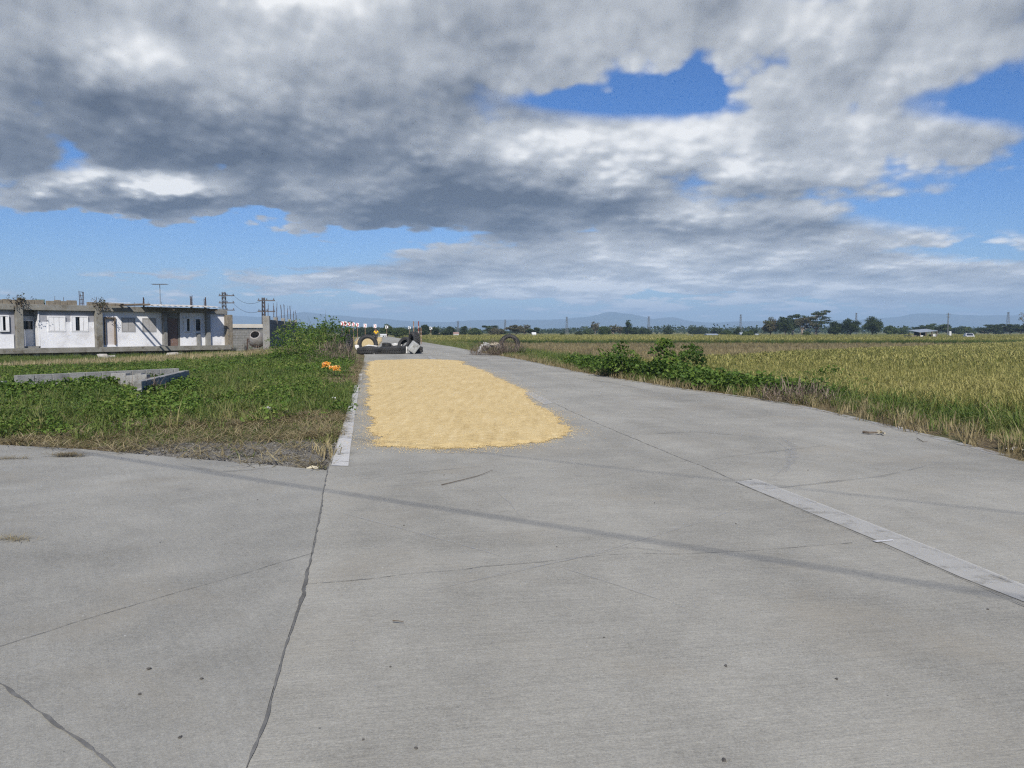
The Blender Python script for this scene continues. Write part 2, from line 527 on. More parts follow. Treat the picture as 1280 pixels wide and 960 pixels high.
def inside(poly, x, y):
    x = np.asarray(x, float); y = np.asarray(y, float); r = np.zeros(x.shape, bool)
    n = len(poly)
    for i in range(n):
        x0, y0 = poly[i]; x1, y1 = poly[(i + 1) % n]
        if y0 == y1: continue
        c = ((y0 > y) != (y1 > y)) & (x < (x1 - x0) * (y - y0) / (y1 - y0) + x0)
        r ^= c
    return r
def dist(line, x, y, closed=False):
    x = np.asarray(x, float); y = np.asarray(y, float); r = np.full(x.shape, 1e9)
    n = len(line)
    for i in range(n if closed else n - 1):
        x0, y0 = line[i]; x1, y1 = line[(i + 1) % n]
        dx, dy = x1 - x0, y1 - y0; L = dx * dx + dy * dy + 1e-12
        t = np.clip(((x - x0) * dx + (y - y0) * dy) / L, 0, 1)
        r = np.minimum(r, np.hypot(x - x0 - t * dx, y - y0 - t * dy))
    return r
def sm(a, lo, hi):
    t = np.clip((np.asarray(a, float) - lo) / (hi - lo), 0, 1); return t * t * (3 - 2 * t)
RVERGE = RIGHT_EDGE
def paved(x, y):
    return inside(ROAD, x, y) | inside(SIDE, x, y)
CORNER = G(385, 578)
def gz(x, y):
    """height of the soil"""
    x = np.asarray(x, float); y = np.asarray(y, float)
    dr = dist(RVERGE, x, y)
    road_x = np.interp(y, [p[1] for p in RVERGE], [p[0] for p in RVERGE])
    right = x > road_x
    z = np.where(right, -0.03 - 0.47 * sm(dr, 0.8, 3.8), -0.03)
    lft = ~right
    dl = dist(SIDE_EDGE + LEFT_EDGE, x, y)
    z = np.where(lft, -0.025 + 0.10 * (fbm(x, y, 2.2, 5) - 0.5) * sm(dl, 0.3, 2.0), z)
    # earth bank at the foot of the block wall and beside the tyres
    c = G(392, 448); z = np.where(lft, z + 0.42 * np.exp(-(((x - c.x) / 2.8) ** 2 + ((y - c.y - 3) / 9.0) ** 2)) * sm(dl, 0.2, 1.8), z)
    z = np.where(lft, z - 0.25 * sm(-x, 14, 24), z)
    z = z + 0.05 * (vnoise(x, y, 0.7, 3) - 0.5) * sm(dr, 0.4, 1.5) * (dl > 0.5)
    z = np.where(np.hypot(x, y) > 60, np.minimum(z, -0.3), z)
    return np.where(paved(x, y), -0.13, z)

# ground: one sheet to the horizon
def axis(a, b, st, far, k=1.22):
    fine = list(np.arange(a, b, st)); s = st; p = b
    hi = []
    while p < far: hi.append(p); s *= k; p += s
    hi.append(far)
    s = st; p = a - st; lo = []
    while p > -far: lo.append(p); s *= k; p -= s
    lo.append(-far)
    return np.array(lo[::-1] + fine + hi)
ax = axis(-26, 26, 0.32, 7000); ay_ = axis(2, 62, 0.36, 7000)
XX, YY = np.meshgrid(ax, ay_)
ZZ = gz(XX, YY)
nx, ny = len(ax), len(ay_)
me = bpy.data.meshes.new('ground')
Vg = np.stack([XX, YY, ZZ], -1).reshape(-1, 3)
ii, jj = np.meshgrid(np.arange(nx - 1), np.arange(ny - 1))
a0 = (jj * nx + ii).ravel()
Fg = np.stack([a0, a0 + 1, a0 + 1 + nx, a0 + nx], -1)
me.from_pydata(Vg.tolist(), [], Fg.tolist())
me.polygons.foreach_set('use_smooth', [True] * len(Fg))
gx, gy = Vg[:, 0], Vg[:, 1]
gravel = np.exp(-(((gx - CORNER.x + 1.0) / 1.9) ** 2 + ((gy - CORNER.y - 0.9) / 1.3) ** 2)) * 1.2
gravel = np.maximum(gravel, 0.8 * np.exp(-(dist(RVERGE, gx, gy) / 0.35) ** 2) * 0.4)
at = me.attributes.new('gravel', 'FLOAT', 'POINT'); at.data.foreach_set('value', np.clip(gravel, 0, 1).astype(np.float32))
gm = bpy.data.materials.new('soil'); gm.use_nodes = True
t = NT(gm.node_tree); gm.node_tree.nodes.clear()
co = t.new('ShaderNodeTexCoord').outputs['Object']
n1 = t.noise(co, 1.3, 6.0, 0.65); n2 = t.noise(co, 14.0, 5.0, 0.7); n3 = t.noise(co, 0.012, 4.0, 0.6)
soil = t.mixc(t.step(n1, 0.35, 0.65), (0.135, 0.098, 0.058), (0.20, 0.16, 0.085))
soil = t.mixc(t.step(n2, 0.45, 0.7), soil, (0.27, 0.22, 0.12))
soil = t.mixc(t.step(t.noise(co, 0.55, 4.0, 0.6), 0.48, 0.62), soil, (0.085, 0.10, 0.035))
fld = t.mixc(t.step(n3, 0.42, 0.58), (0.20, 0.17, 0.06), (0.10, 0.12, 0.035))
geo = t.new('ShaderNodeNewGeometry')
ln = t.new('ShaderNodeVectorMath', operation='LENGTH'); t.put(ln.inputs[0], co)
col = t.mixc(t.step(ln.outputs['Value'], 60, 130), soil, fld)
at_ = t.new('ShaderNodeAttribute'); at_.attribute_name = 'gravel'
gn = t.noise(co, 38.0, 4.0, 0.75)
gcol = t.ramp(gn, [(0.3, (0.10, 0.092, 0.08)), (0.5, (0.21, 0.20, 0.18)), (0.7, (0.36, 0.34, 0.31))])
col = t.mixc(t.step(t.add(at_.outputs['Fac'], t.mul(t.sub(n1, 0.5), 0.6)), 0.3, 0.75), col, gcol)
p = t.new('ShaderNodeBsdfPrincipled'); t.put(p.inputs['Base Color'], col); p.inputs['Roughness'].default_value = 0.95; p.inputs['Specular IOR Level'].default_value = 0.15
bn = t.new('ShaderNodeBump'); bn.inputs['Strength'].default_value = 0.9; bn.inputs['Distance'].default_value = 0.03
t.put(bn.inputs['Height'], t.add(n2, gn)); t.put(p.inputs['Normal'], bn.outputs[0])
o = t.new('ShaderNodeOutputMaterial'); t.put(o.inputs[0], p.outputs[0])
me.materials.append(gm); me.update()
go_ = bpy.data.objects.new('ground', me); COL.objects.link(go_); tag(go_, kind='structure')

# ------------------------------------------------------------------ concrete of the two roads
RD = Vector((-0.171, 0.985, 0)).normalized()
RANG = math.atan2(RD.x, RD.y)          # heading of the road
def concrete(name, tone, warm, ang, groove):
    m = bpy.data.materials.new(name); m.use_nodes = True
    t = NT(m.node_tree); m.node_tree.nodes.clear()
    co = t.new('ShaderNodeTexCoord').outputs['Object']
    mp = t.new('ShaderNodeMapping'); t.put(mp.inputs[0], co); mp.inputs['Rotation'].default_value = (0, 0, ang)
    rc = mp.outputs[0]
    def st(sx, sy):
        q = t.new('ShaderNodeMapping'); t.put(q.inputs[0], rc); q.inputs['Scale'].default_value = (sx, sy, 1); return q.outputs[0]
    base = tuple(tone * w for w in warm)
    blot = t.noise(co, 0.42, 5.0, 0.62, 0.6)
    mid = t.noise(co, 2.6, 5.0, 0.65, 0.3)
    streak = t.noise(st(2.2, 26.0), 1.0, 4.0, 0.62)
    fine = t.noise(co, 85.0, 3.0, 0.7)
    grain = t.noise(co, 26.0, 4.0, 0.72)
    lane = t.noise(st(0.9, 0.035), 1.0, 3.0, 0.5)
    f = t.mad(t.sub(blot, 0.5), 0.82, 1.0)
    f = t.mad(t.sub(mid, 0.5), 0.42, f)
    f = t.mad(t.sub(streak, 0.5), 0.30 * groove, f)
    f = t.mad(t.sub(grain, 0.5), 0.60, f)
    f = t.mad(t.sub(fine, 0.5), 0.95, f)
    f = t.mad(t.sub(lane, 0.5), 0.55, f)
    vm = t.new('ShaderNodeVectorMath', operation='SCALE'); vm.inputs[0].default_value = base; t.put(vm.inputs['Scale'], f)
    col = t.mixc(t.step(t.noise(co, 0.8, 4.0, 0.6, 0.5), 0.5, 0.75, 0, 0.5), vm.outputs[0], (base[0] * 0.98, base[1] * 0.92, base[2] * 0.84))
    # dark bits ground into the surface, pale aggregate
    vo = t.new('ShaderNodeTexVoronoi'); t.put(vo.inputs['Vector'], co); vo.inputs['Scale'].default_value = 7.0
    spot = t.step(vo.outputs['Distance'], 0.02, 0.05, 1.0, 0.0)
    vs = t.new('ShaderNodeSeparateColor'); t.put(vs.inputs[0], vo.outputs['Color'])
    col = t.mixc(t.mul(spot, t.step(vs.outputs[0], 0.70, 0.74)), col, (0.10, 0.097, 0.09))
    col = t.mixc(t.mul(spot, t.step(vs.outputs[1], 0.80, 0.84)), col, (0.52, 0.51, 0.48))
    # blotchy stains with their own outline
    stn = t.step(t.noise(co, 0.33, 6.0, 0.7, 1.2), 0.60, 0.72)
    col = t.mixc(t.mul(stn, 0.38), col, (base[0] * 0.62, base[1] * 0.62, base[2] * 0.62))
    p = t.new('ShaderNodeBsdfPrincipled'); t.put(p.inputs['Base Color'], col); p.inputs['Roughness'].default_value = 0.82; p.inputs['Specular IOR Level'].default_value = 0.3
    bn = t.new('ShaderNodeBump'); bn.inputs['Strength'].default_value = 0.35; bn.inputs['Distance'].default_value = 0.006
    h = t.add(t.mul(t.noise(st(5.0, 55.0), 1.0, 3.0, 0.6), 1.2 * groove), t.add(grain, t.mul(fine, 0.7)))
    t.put(bn.inputs['Height'], h); t.put(p.inputs['Normal'], bn.outputs[0])
    o = t.new('ShaderNodeOutputMaterial'); t.put(o.inputs[0], p.outputs[0])
    return m
def slab(name, poly, mat, z0=-0.16, z1=0.0):
    bm = bmesh.new()
    vs = [bm.verts.new((x, y, z1)) for x, y in poly]
    f = bm.faces.new(vs)
    r = bmesh.ops.extrude_face_region(bm, geom=[f])
    for q in r['geom']:
        if isinstance(q, bmesh.types.BMVert): q.co.z = z0
    bmesh.ops.triangulate(bm, faces=bm.faces[:])
    bmesh.ops.recalc_face_normals(bm, faces=bm.faces[:])
    me = bpy.data.meshes.new(name); bm.to_mesh(me); bm.free()
    me.materials.append(mat)
    o = bpy.data.objects.new(name, me); COL.objects.link(o)
    return tag(o, kind='structure')
slab('road', ROAD, concrete('road_concrete', 0.288, (1.06, 1.01, 0.86), RANG, 1.0))
slab('side_road', SIDE, concrete('side_concrete', 0.266, (1.05, 1.01, 0.875), R(60), 0.7))

# ------------------------------------------------------------------ joints, cracks, paint and marks on the concrete
def strip(name, pts, width, mat, z=0.004, wob=0.0, seed=0, step=0.12, taper=False, kind='structure', wvar=0.4, raw=False):
    rnd = random.Random(seed)
    P = [Vector((p[0], p[1], 0)) for p in (pts if raw else g2(pts))]
    L = [0]
    for a, b in zip(P, P[1:]): L.append(L[-1] + (b - a).length)
    n = max(2, int(L[-1] / step)); mb = MB(); vs = []
    for i in range(n + 1):
        s = L[-1] * i / n
        k = max(j for j in range(len(L) - 1) if L[j] <= s + 1e-9)
        u = (s - L[k]) / max(L[k + 1] - L[k], 1e-9)
        q = P[k].lerp(P[k + 1], u); d = (P[k + 1] - P[k]).normalized(); nn = Vector((-d.y, d.x, 0))
        q = q + nn * wob * (vnoise([s], [seed * 3.1], 0.35, seed)[0] - 0.5 + 0.5 * (vnoise([s], [seed * 1.7], 0.1, seed + 5)[0] - 0.5))
        w = width * (1 + wvar * (rnd.random() * 2 - 1))
        if taper: w *= max(0.15, math.sin(math.pi * min(max(i / n, 0.03), 0.97)))
        vs += [(q.x + nn.x * w / 2, q.y + nn.y * w / 2, z), (q.x - nn.x * w / 2, q.y - nn.y * w / 2, z)]
    mb.raw(vs, [(2 * i, 2 * i + 1, 2 * i + 3, 2 * i + 2) for i in range(n)])
    o = mb.build(name, mat)
    return tag(o, kind=kind)
def veil(name, col, amount, scale, lo=0.30, hi=0.62):
    """a worn film on the concrete: covers it only in patches"""
    m = bpy.data.materials.new(name); m.use_nodes = True
    t = NT(m.node_tree); m.node_tree.nodes.clear()
    co = t.new('ShaderNodeTexCoord').outputs['Object']
    n = t.noise(co, scale, 6.0, 0.7)
    p = t.new('ShaderNodeBsdfPrincipled'); t.put(p.inputs['Base Color'], t.mixc(t.noise(co, scale * 2.3, 3.0), col, tuple(c * 0.8 for c in col))); p.inputs['Roughness'].default_value = 0.85
    tr = t.new('ShaderNodeBsdfTransparent'); mx = t.new('ShaderNodeMixShader')
    t.put(mx.inputs[0], t.mul(t.step(n, lo, hi), amount)); t.put(mx.inputs[1], tr.outputs[0]); t.put(mx.inputs[2], p.outputs[0])
    o = t.new('ShaderNodeOutputMaterial'); t.put(o.inputs[0], mx.outputs[0])
    return m
TAR = pmat('joint_filler', (0.115, 0.112, 0.104), (0.18, 0.175, 0.16), 9, 0.95)
CRK = veil('hairline_crack', (0.08, 0.076, 0.068), 0.68, 9)
DUST = pmat('joint_dust', (0.16, 0.155, 0.14), (0.10, 0.095, 0.085), 6, 0.95)
strip('pavement_joint', [(411, 583)] + [(408, 597), (398, 650), (388, 700), (379, 740), (356, 810), (331, 900), (309, 960), (290, 1040)], 0.010, TAR, wob=0.013, seed=1, wvar=0.7, step=0.05)
strip('pavement_joint', [(388, 700), (378, 742), (366, 778)], 0.022, DUST, 0.0045, 0.03, 2, 0.05, True)
strip('pavement_joint', [(391, 691), (300, 719), (200, 747), (100, 777), (0, 809), (-120, 846)], 0.007, CRK, wob=0.02, seed=3)
strip('pavement_joint', [(-20, 845), (0, 856), (40, 884), (80, 914), (112, 937), (145, 965), (190, 1010)], 0.012, TAR, wob=0.022, seed=4, wvar=0.7, step=0.04)
strip('pavement_joint', [(384, 731), (470, 723), (560, 715), (640, 706), (700, 701), (760, 694), (840, 692), (930, 688), (1000, 684), (1066, 679)], 0.007, CRK, wob=0.05, seed=5)
strip('pavement_joint', [(652, 487), (690, 503), (740, 526), (800, 552), (862, 577), (921, 601), (938, 599)], 0.013, CRK, wob=0.03, seed=6)
strip('pavement_joint', [(938, 599), (1000, 622), (1080, 653), (1160, 685), (1230, 714), (1290, 740)], 0.011, TAR, wob=0.02, seed=7)
strip('pavement_joint', [(921, 603), (980, 629), (1060, 663), (1105, 683), (1180, 715), (1290, 762)], 0.009, CRK, z=0.0095, wob=0.02, seed=8)
WHITE = veil('worn_road_paint', (0.54, 0.525, 0.48), 0.72, 5, 0.20, 0.52)
EDGE = veil('edge_paint', (0.62, 0.605, 0.565), 0.9, 6, 0.22, 0.46)
def quad(name, px, mat, z=0.006):
    mb = MB(); q = g2(px); mb.raw([(x, y, z) for x, y in q], [tuple(range(len(q)))])
    return tag(mb.build(name, mat), kind='structure')
quad('edge_line', [(414, 582.5), (435.5, 583), (438, 560), (441, 540), (443.5, 520), (446, 503), (449, 482), (443.5, 482), (437.5, 503), (431, 524), (425, 545), (419, 566)], EDGE)
quad('edge_line', [(447.2, 476), (452, 476), (453.3, 467), (449, 467)], EDGE)
quad('centre_line', [(919, 603), (946, 599.5), (1010, 624), (1092, 656), (1180, 691), (1290, 736), (1290, 757), (1200, 722), (1110, 682), (1050, 657), (980, 628)], WHITE)
quad('centre_line', [(648, 487), (655, 486), (692, 504), (680, 506)], WHITE)
quad('centre_line', [(534, 446), (538.5, 446), (547, 450), (541, 450)], WHITE)
quad('paint_edge', [(1091, 677.5), (1108, 676.5), (1116, 675.5), (1117, 677.2), (1096, 679)], pmat('pale_mortar', (0.62, 0.61, 0.6), None, 20), 0.010)
# pale lip and scuffs
LIP = veil('pale_edge', (0.46, 0.45, 0.42), 0.8, 5)
strip('pavement_edge', [(1255, 569.6), (1180, 549.2), (1100, 530), (1000, 507.3), (930, 496.2), (850, 485.9), (735, 467.5), (650, 449.3), (600, 440.6), (560, 432.4)], 0.16, LIP, 0.004, 0.02, 9, 0.5)
PALE = veil('pale_scuff', (0.44, 0.43, 0.40), 0.38, 6)
DARK = veil('tyre_mark', (0.12, 0.12, 0.118), 0.22, 4)
for i, (l, w, m) in enumerate([
    ([(420, 640), (500, 660), (580, 682), (648, 702)], 0.03, PALE), ([(560, 733), (640, 714), (720, 698), (800, 676), (870, 655), (950, 627)], 0.025, PALE),
    ([(500, 745), (640, 716), (760, 690), (812, 678)], 0.02, PALE), ([(700, 708), (800, 742), (860, 760)], 0.02, PALE), ([(615, 608), (640, 632), (655, 650)], 0.015, PALE),
    ([(982, 590), (992, 572), (990, 556), (974, 544)], 0.10, PALE), ([(960, 600), (985, 582), (984, 560), (965, 548)], 0.05, PALE),
    ([(430, 602), (520, 591), (600, 583), (660, 580)], 0.03, DARK), ([(455, 612), (560, 600), (640, 588)], 0.02, DARK), ([(760, 684), (800, 686), (838, 691)], 0.03, DARK),
    ([(860, 604), (960, 612), (1100, 596), (1180, 578)], 0.05, DARK), ([(840, 582), (920, 570), (1000, 561), (1070, 552)], 0.04, DARK),
    ([(700, 470), (760, 478), (830, 492)], 0.10, DARK), ([(770, 545), (870, 540), (960, 548)], 0.08, DARK), ([(225, 581), (270, 590), (310, 588), (345, 584)], 0.09, DARK)]):
    strip('scuff_mark', l, w, m, 0.0035 + 0.0003 * i, 0.02, 20 + i, 0.15, True)
# ------------------------------------------------------------------ unfinished row house on the left
CEM = pmat('bare_cement', (0.27, 0.265, 0.25), (0.20, 0.195, 0.18), 2.5, 0.9, 0.4, 14, c3=(0.15, 0.14, 0.12), s3=1.1)
CEMD = pmat('weathered_cement', (0.255, 0.245, 0.215), (0.19, 0.18, 0.155), 2.0, 0.92, 0.5, 12, c3=(0.12, 0.105, 0.08), s3=1.4)
PLASTER = pmat('grey_plaster', (0.33, 0.335, 0.36), (0.27, 0.27, 0.29), 1.6, 0.9, 0.2)
WALLW = pmat('white_wall_paint', (0.80, 0.80, 0.81), (0.70, 0.70, 0.72), 0.9, 0.8, 0.15, 9, c3=(0.62, 0.61, 0.61), s3=0.9)
WINW = pmat('white_window_paint', (0.82, 0.82, 0.82), (0.76, 0.75, 0.75), 3, 0.6)
PINKW = pmat('stained_cream_paint', (0.58, 0.54, 0.52), (0.50, 0.46, 0.44), 1.2, 0.8)
GREYP = pmat('grey_board', (0.40, 0.39, 0.385), (0.34, 0.33, 0.32), 2, 0.8)
DARKI = pmat('unlit_room', (0.05, 0.05, 0.055), (0.035, 0.035, 0.04), 2, 0.9)  # near-black colour stands in for the shade inside rooms
GLASS = pmat('dark_glass', (0.02, 0.025, 0.03), (0.03, 0.035, 0.04), 2, 0.12, spec=0.6)
DOORB = pmat('brown_door', (0.20, 0.135, 0.11), (0.16, 0.10, 0.08), 3, 0.7, stretch=(1, 1, 6))
BRICK = pmat('brown_rubble', (0.25, 0.215, 0.165), (0.16, 0.14, 0.11), 5, 0.95, 0.6, 18)
RUST = pmat('rusty_steel', (0.10, 0.06, 0.045), (0.06, 0.045, 0.04), 14, 0.8, metal=0.2)
ZINC = pmat('zinc_sheet', (0.55, 0.54, 0.51), (0.42, 0.39, 0.35), 2.2, 0.6, metal=0.1)
WOOD = pmat('old_timber', (0.20, 0.155, 0.11), (0.13, 0.10, 0.07), 5, 0.9, stretch=(1, 1, 0.2))
STEEL = pmat('galvanised_steel', (0.30, 0.31, 0.32), (0.22, 0.23, 0.24), 6, 0.6, metal=0.5)
PALECON = pmat('pale_concrete', (0.42, 0.42, 0.40), (0.33, 0.33, 0.315), 5, 0.9, 0.5, 20, c3=(0.22, 0.215, 0.20), s3=2.5)

B0 = Vector((-32.0, 50.0, -0.25))
BD = Vector((0.65, 0.76, 0)).normalized()
BN = Vector((BD.y, -BD.x, 0))          # outward normal
BANG = math.atan2(BD.y, BD.x)
def fs(px, py, out=0.0):
    """place on the front of the row house: metres along it and above its foot"""
    d = ray(px, py); o = Vector((0, 0, CAMH)) - (B0 + BN * out)
    tt = -(o.x * BN.x + o.y * BN.y) / (d.x * BN.x + d.y * BN.y)
    q = o + d * tt
    return q.x * BD.x + q.y * BD.y, q.z
def S(px): return fs(px, 410)[0]
def Zs(px, py): return fs(px, py)[1]
house = thing('row_house', 'long unfinished white single storey row house with bare cement beams, left of the road', 'building', B0, BANG)
H = house
SL, SR = S(-90), S(284)
FLO, BUN, BTO = 0.62, 3.05, 3.42         # floor, underside and top of the beam above the foot
RZ = 3.42
# plinth, floor, roof slab, back and end walls
MB().span(SL, SR, -0.55, 7, 0.30, FLO).build('floor_slab', CEMD, H)
for x in np.arange(SL + 0.8, SR, 2.4): MB().span(x - .16, x + .16, -0.38, 0.0, -0.6, 0.298).build('footing', CEM, H)
MB().span(SL, SR - .5, 0.1, 0.25, -0.5, 0.297).build('plinth_wall', CEM, H)
mb = MB(); mb.span(SL, SR, 6.85, 7, FLO, BUN); mb.span(SL, SL + .15, 0.5, 6.85, FLO, BUN)
mb.build('back_wall', PLASTER, H)
MB().span(SL, SR, 0.55, 7.2, BUN + .02, BTO - .03).build('roof_slab', CEMD, H)
MB().span(SL, S(262), -0.10, 0.545, BUN, BTO, bev=0.02).build('roof_beam', CEMD, H)
MB().span(S(262) + .01, SR, -0.10, 0.545, BUN - .04, BTO - .1, bev=0.02).build('roof_beam', CEM, H)
# broken brown parapet left on the roof
rnd = random.Random(5)
for a, b, h in [(-80, 22, .30), (24, 48, .34), (60, 88, .30), (111, 146, .22)]:
    x = S(a); mb = MB()
    while x < S(b):
        w = rnd.uniform(0.35, 0.6); mb.span(x, x + w - .02, 0.0, 0.25, BTO - .02, BTO + h * rnd.uniform(.8, 1.1), bev=.02); x += w
    mb.build('parapet', BRICK, H)
# columns
for a, b, dz, mt in [(-86, -76, .0, CEMD), (19.5, 28.5, .3, CEMD), (119, 127.5, .45, CEMD), (203.5, 208, 0, CEM), (257, 262, 0, CEM)]:
    MB().span(S(a), S(b), -0.17, 0.145, FLO, BUN + (dz if dz else -.005), bev=.02).build('column', mt, H)
MB().span(S(281), S(288), -0.36, 0.3, 0.05, BUN - .1, bev=.03).build('column', BRICK, H)

def front(a, b, z0, z1, y, th, mat, holes=(), name='wall'):
    """wall panel along the front with rectangular openings [(s0,s1,z0,z1)]"""
    mb = MB(); xs = sorted({a, b, *[h[0] for h in holes], *[h[1] for h in holes]})
    for x0, x1 in zip(xs, xs[1:]):
        hz = sorted([(h[2], h[3]) for h in holes if h[0] <= x0 + 1e-6 and h[1] >= x1 - 1e-6])
        z = z0
        for q0, q1 in hz:
            if q0 > z: mb.span(x0, x1, y, y + th, z, q0)
            z = q1
        if z < z1: mb.span(x0, x1, y, y + th, z, z1)
    return mb.build(name, mat, H)
def rect(x0, x1, y0, y1):
    xm = (x0 + x1) / 2
    return (S(x0), S(x1), Zs(xm, y1), Zs(xm, y0))
YW = 0.15
# bay at the frame's left edge
h0 = rect(0, 12, 394, 414.5)
front(SL, S(19.5), FLO, BUN, YW, .15, PLASTER, [h0], 'upper_wall')
front(SL, S(17.5), FLO, Zs(10, 418), YW - .06, .055, WALLW, [], 'painted_wall')
def window(r, y=YW, panes=2, dark=0, name='window', mat=None):
    """window: white boarded leaves in a frame, 'dark' leaf left open"""
    w = MB(); a, b, z0, z1 = r; f = .06
    w.span(a, b, y - .12, y - .03, z1 - f, z1); w.span(a, b, y - .12, y - .03, z0, z0 + f)
    w.span(a, a + f, y - .12, y - .03, z0 + f, z1 - f); w.span(b - f, b, y - .12, y - .03, z0 + f, z1 - f)
    o = w.build(name, mat or WINW, H)
    step = (b - a - 2 * f) / panes
    for i in range(panes):
        x0 = a + f + step * i
        if dark & (1 << i):
            MB().span(x0 + .03, x0 + step - .03, y + .04, y + .05, z0 + f, z1 - f).build('pane', GLASS, o)
        else:
            MB().span(x0 + .012, x0 + step - .012, y - .10, y - .06, z0 + f + .01, z1 - f - .01).build('shutter', mat or WINW, o)
    return o
window(h0, panes=3, dark=2)
# first full bay
hw = rect(33, 48.5, 400, 413); hA = rect(60.5, 82.5, 395, 414.5); hB = rect(89.5, 111, 395, 414.5)
front(S(50.8), S(119), FLO, BUN, YW, .15, PLASTER, [hA, hB], 'upper_wall')
front(S(28.5), S(50.5), FLO, BUN, YW + .75, .15, PLASTER, [hw], 'recess_wall')
front(S(28.5), S(50.5), FLO, Zs(38, 395), YW + .70, .045, WALLW, [hw], 'painted_wall')
front(S(50.8), S(118.5), FLO, Zs(85, 402.5), YW - .07, .065, WALLW, [hA, hB], 'painted_wall')
window(hw, y=YW + .80, panes=2, dark=3)
window(hA, y=YW + .02, panes=3); window(hB, y=YW + .02, panes=4, dark=2)
MB().span(S(50.5) - .08, S(50.5) - .004, YW - .05, YW + .695, FLO + .11, BUN - .01).build('return_wall', WALLW, H)
MB().span(S(28.5), S(50.5) - .09, .1, YW + .69, FLO + .002, FLO + .10).build('step', CEM, H)
# second bay, with a bare door frame
hd = rect(131, 145.5, 396.5, 431); h2 = rect(153, 170.5, 397, 415); h3 = rect(179, 196.5, 397.5, 415)
front(S(127.5), S(203.5), FLO, BUN, YW, .15, WALLW, [hd, h2, h3], 'painted_wall')
d = MB(); a, b, z0, z1 = hd
d.span(a, a + .08, YW - .1, YW + .05, z0, z1); d.span(b - .08, b, YW - .1, YW + .05, z0, z1); d.span(a + .08, b - .08, YW - .1, YW + .05, z1 - .08, z1)
dr = d.build('door_frame', WOOD, H)
MB().span(a + .08, b - .08, YW + .055, YW + .10, z0, z1 - .08).build('door_panel', PINKW, dr)
for hh in (h2, h3): window(hh, y=YW + .10, panes=2, mat=GREYP)
# third bay: door under the canopy, two windows
h4 = rect(210.5, 223.5, 398, 434); h5 = rect(230, 238.5, 397.5, 415); h6 = rect(244, 252, 398, 414.5)
front(S(208), S(226), FLO, BUN, YW, .15, CEMD, [h4], 'upper_wall')
MB().span(h4[0] + .02, h4[1] - .02, YW + .02, YW + .07, FLO + .01, h4[3]).build('door', DOORB, H)
front(S(226), S(257), FLO - .2, BUN, YW - .05, .20, WALLW, [h5, h6], 'painted_wall')
o = window(h5, y=YW - .02, panes=2, dark=2)
window(h6, y=YW - .02, panes=1, dark=1)
front(S(262), S(281), FLO - .3, BUN - .05, YW - .08, .2, WALLW, [], 'painted_wall')
MB().span(S(246), S(250), -.05, YW - .055, -.1, 1.55).build('pier', CEM, H)
# partition behind the openings, the rooms' shade put into its near-black colour
MB().span(SL + .2, SR - .2, 2.2, 2.3, FLO, BUN).build('shade_partition', DARKI, H)
# corrugated canopy over the third bay
ca, cb = S(174), S(263); mb = MB(); n = 150; vs = []
for i in range(n + 1):
    x = ca + (cb - ca) * i / n; w = .03 * math.sin(x * 2 * math.pi / .42)
    for yy, zz in ((-1.6, BTO + .0), (0.6, BTO + .16)): vs.append((x, yy, zz + w + .045))
    for yy, zz in ((0.6, BTO + .15), (-1.6, BTO - .01)): vs.append((x, yy, zz + w + .045))
mb.raw(vs, [(4 * i + k, 4 * i + (k + 1) % 4, 4 * i + 4 + (k + 1) % 4, 4 * i + 4 + k) for i in range(n) for k in range(4)])
mb.build('canopy', ZINC, H)
for px in (206, 259): MB().span(S(px) - .07, S(px) + .07, -1.45, -.33, BTO - .24, BTO - .07).build('canopy_beam', WOOD, H)
# timber poles that stick out over the second bay
for px in (150, 158.5):
    MB().tube([(S(px), 0.9, BTO + .10), (S(px) + .05, -3.4, BTO + .06)], .07, 6).build('pole', WOOD, H)
MB().box(((S(134) + S(157)) / 2, -.6, BTO + .20), (S(157) - S(134), 0.5, .03), Euler((0, -.03, 0))).build('roof_sheet', WINW, H)
MB().span(S(49.5), S(60), .3, .9, BTO, BTO + .34, bev=.03).build('roof_tank', pmat('green_tin', (0.12, 0.20, 0.18), (0.16, 0.22, 0.2), 4, .6), H)
# starter bars of columns above the roof
def bars(name, px, py0, w, parent, seed):
    s, z1 = fs(px, py0); mb = MB(); rnd = random.Random(seed)
    for dx, dy in ((-w, -w), (w, -w), (-w, w), (w, w)):
        mb.tube([(s + dx, .2 + dy, BTO - .2), (s + dx * rnd.uniform(.7, 1.2), .2 + dy, (z1 + BTO) / 2), (s + dx * rnd.uniform(.3, 1.4), .2 + dy, z1 - rnd.uniform(0, .25))], .022, 5)
    for z in np.arange(BTO + .15, z1 - .1, .25): mb.tube([(s - w, .2 - w, z), (s + w, .2 - w, z), (s + w, .2 + w, z), (s - w, .2 + w, z), (s - w, .2 - w, z)], .014, 4)
    return mb.build(name, RUST, parent)
bars('rebar', 103.2, 363, .10, H, 1); bars('rebar', 240.5, 368.5, .05, H, 3); bars('rebar', 258, 370, .05, H, 4); bars('rebar', 181, 371, .03, H, 2)
for px, py in ((70, 370), (81, 371), (122, 371), (170, 378), (187, 377), (204, 377)):
    s, z = fs(px, py); MB().tube([(s, .3, BTO), (s + .04, .3, z)], .014, 4).build('rebar', RUST, H)

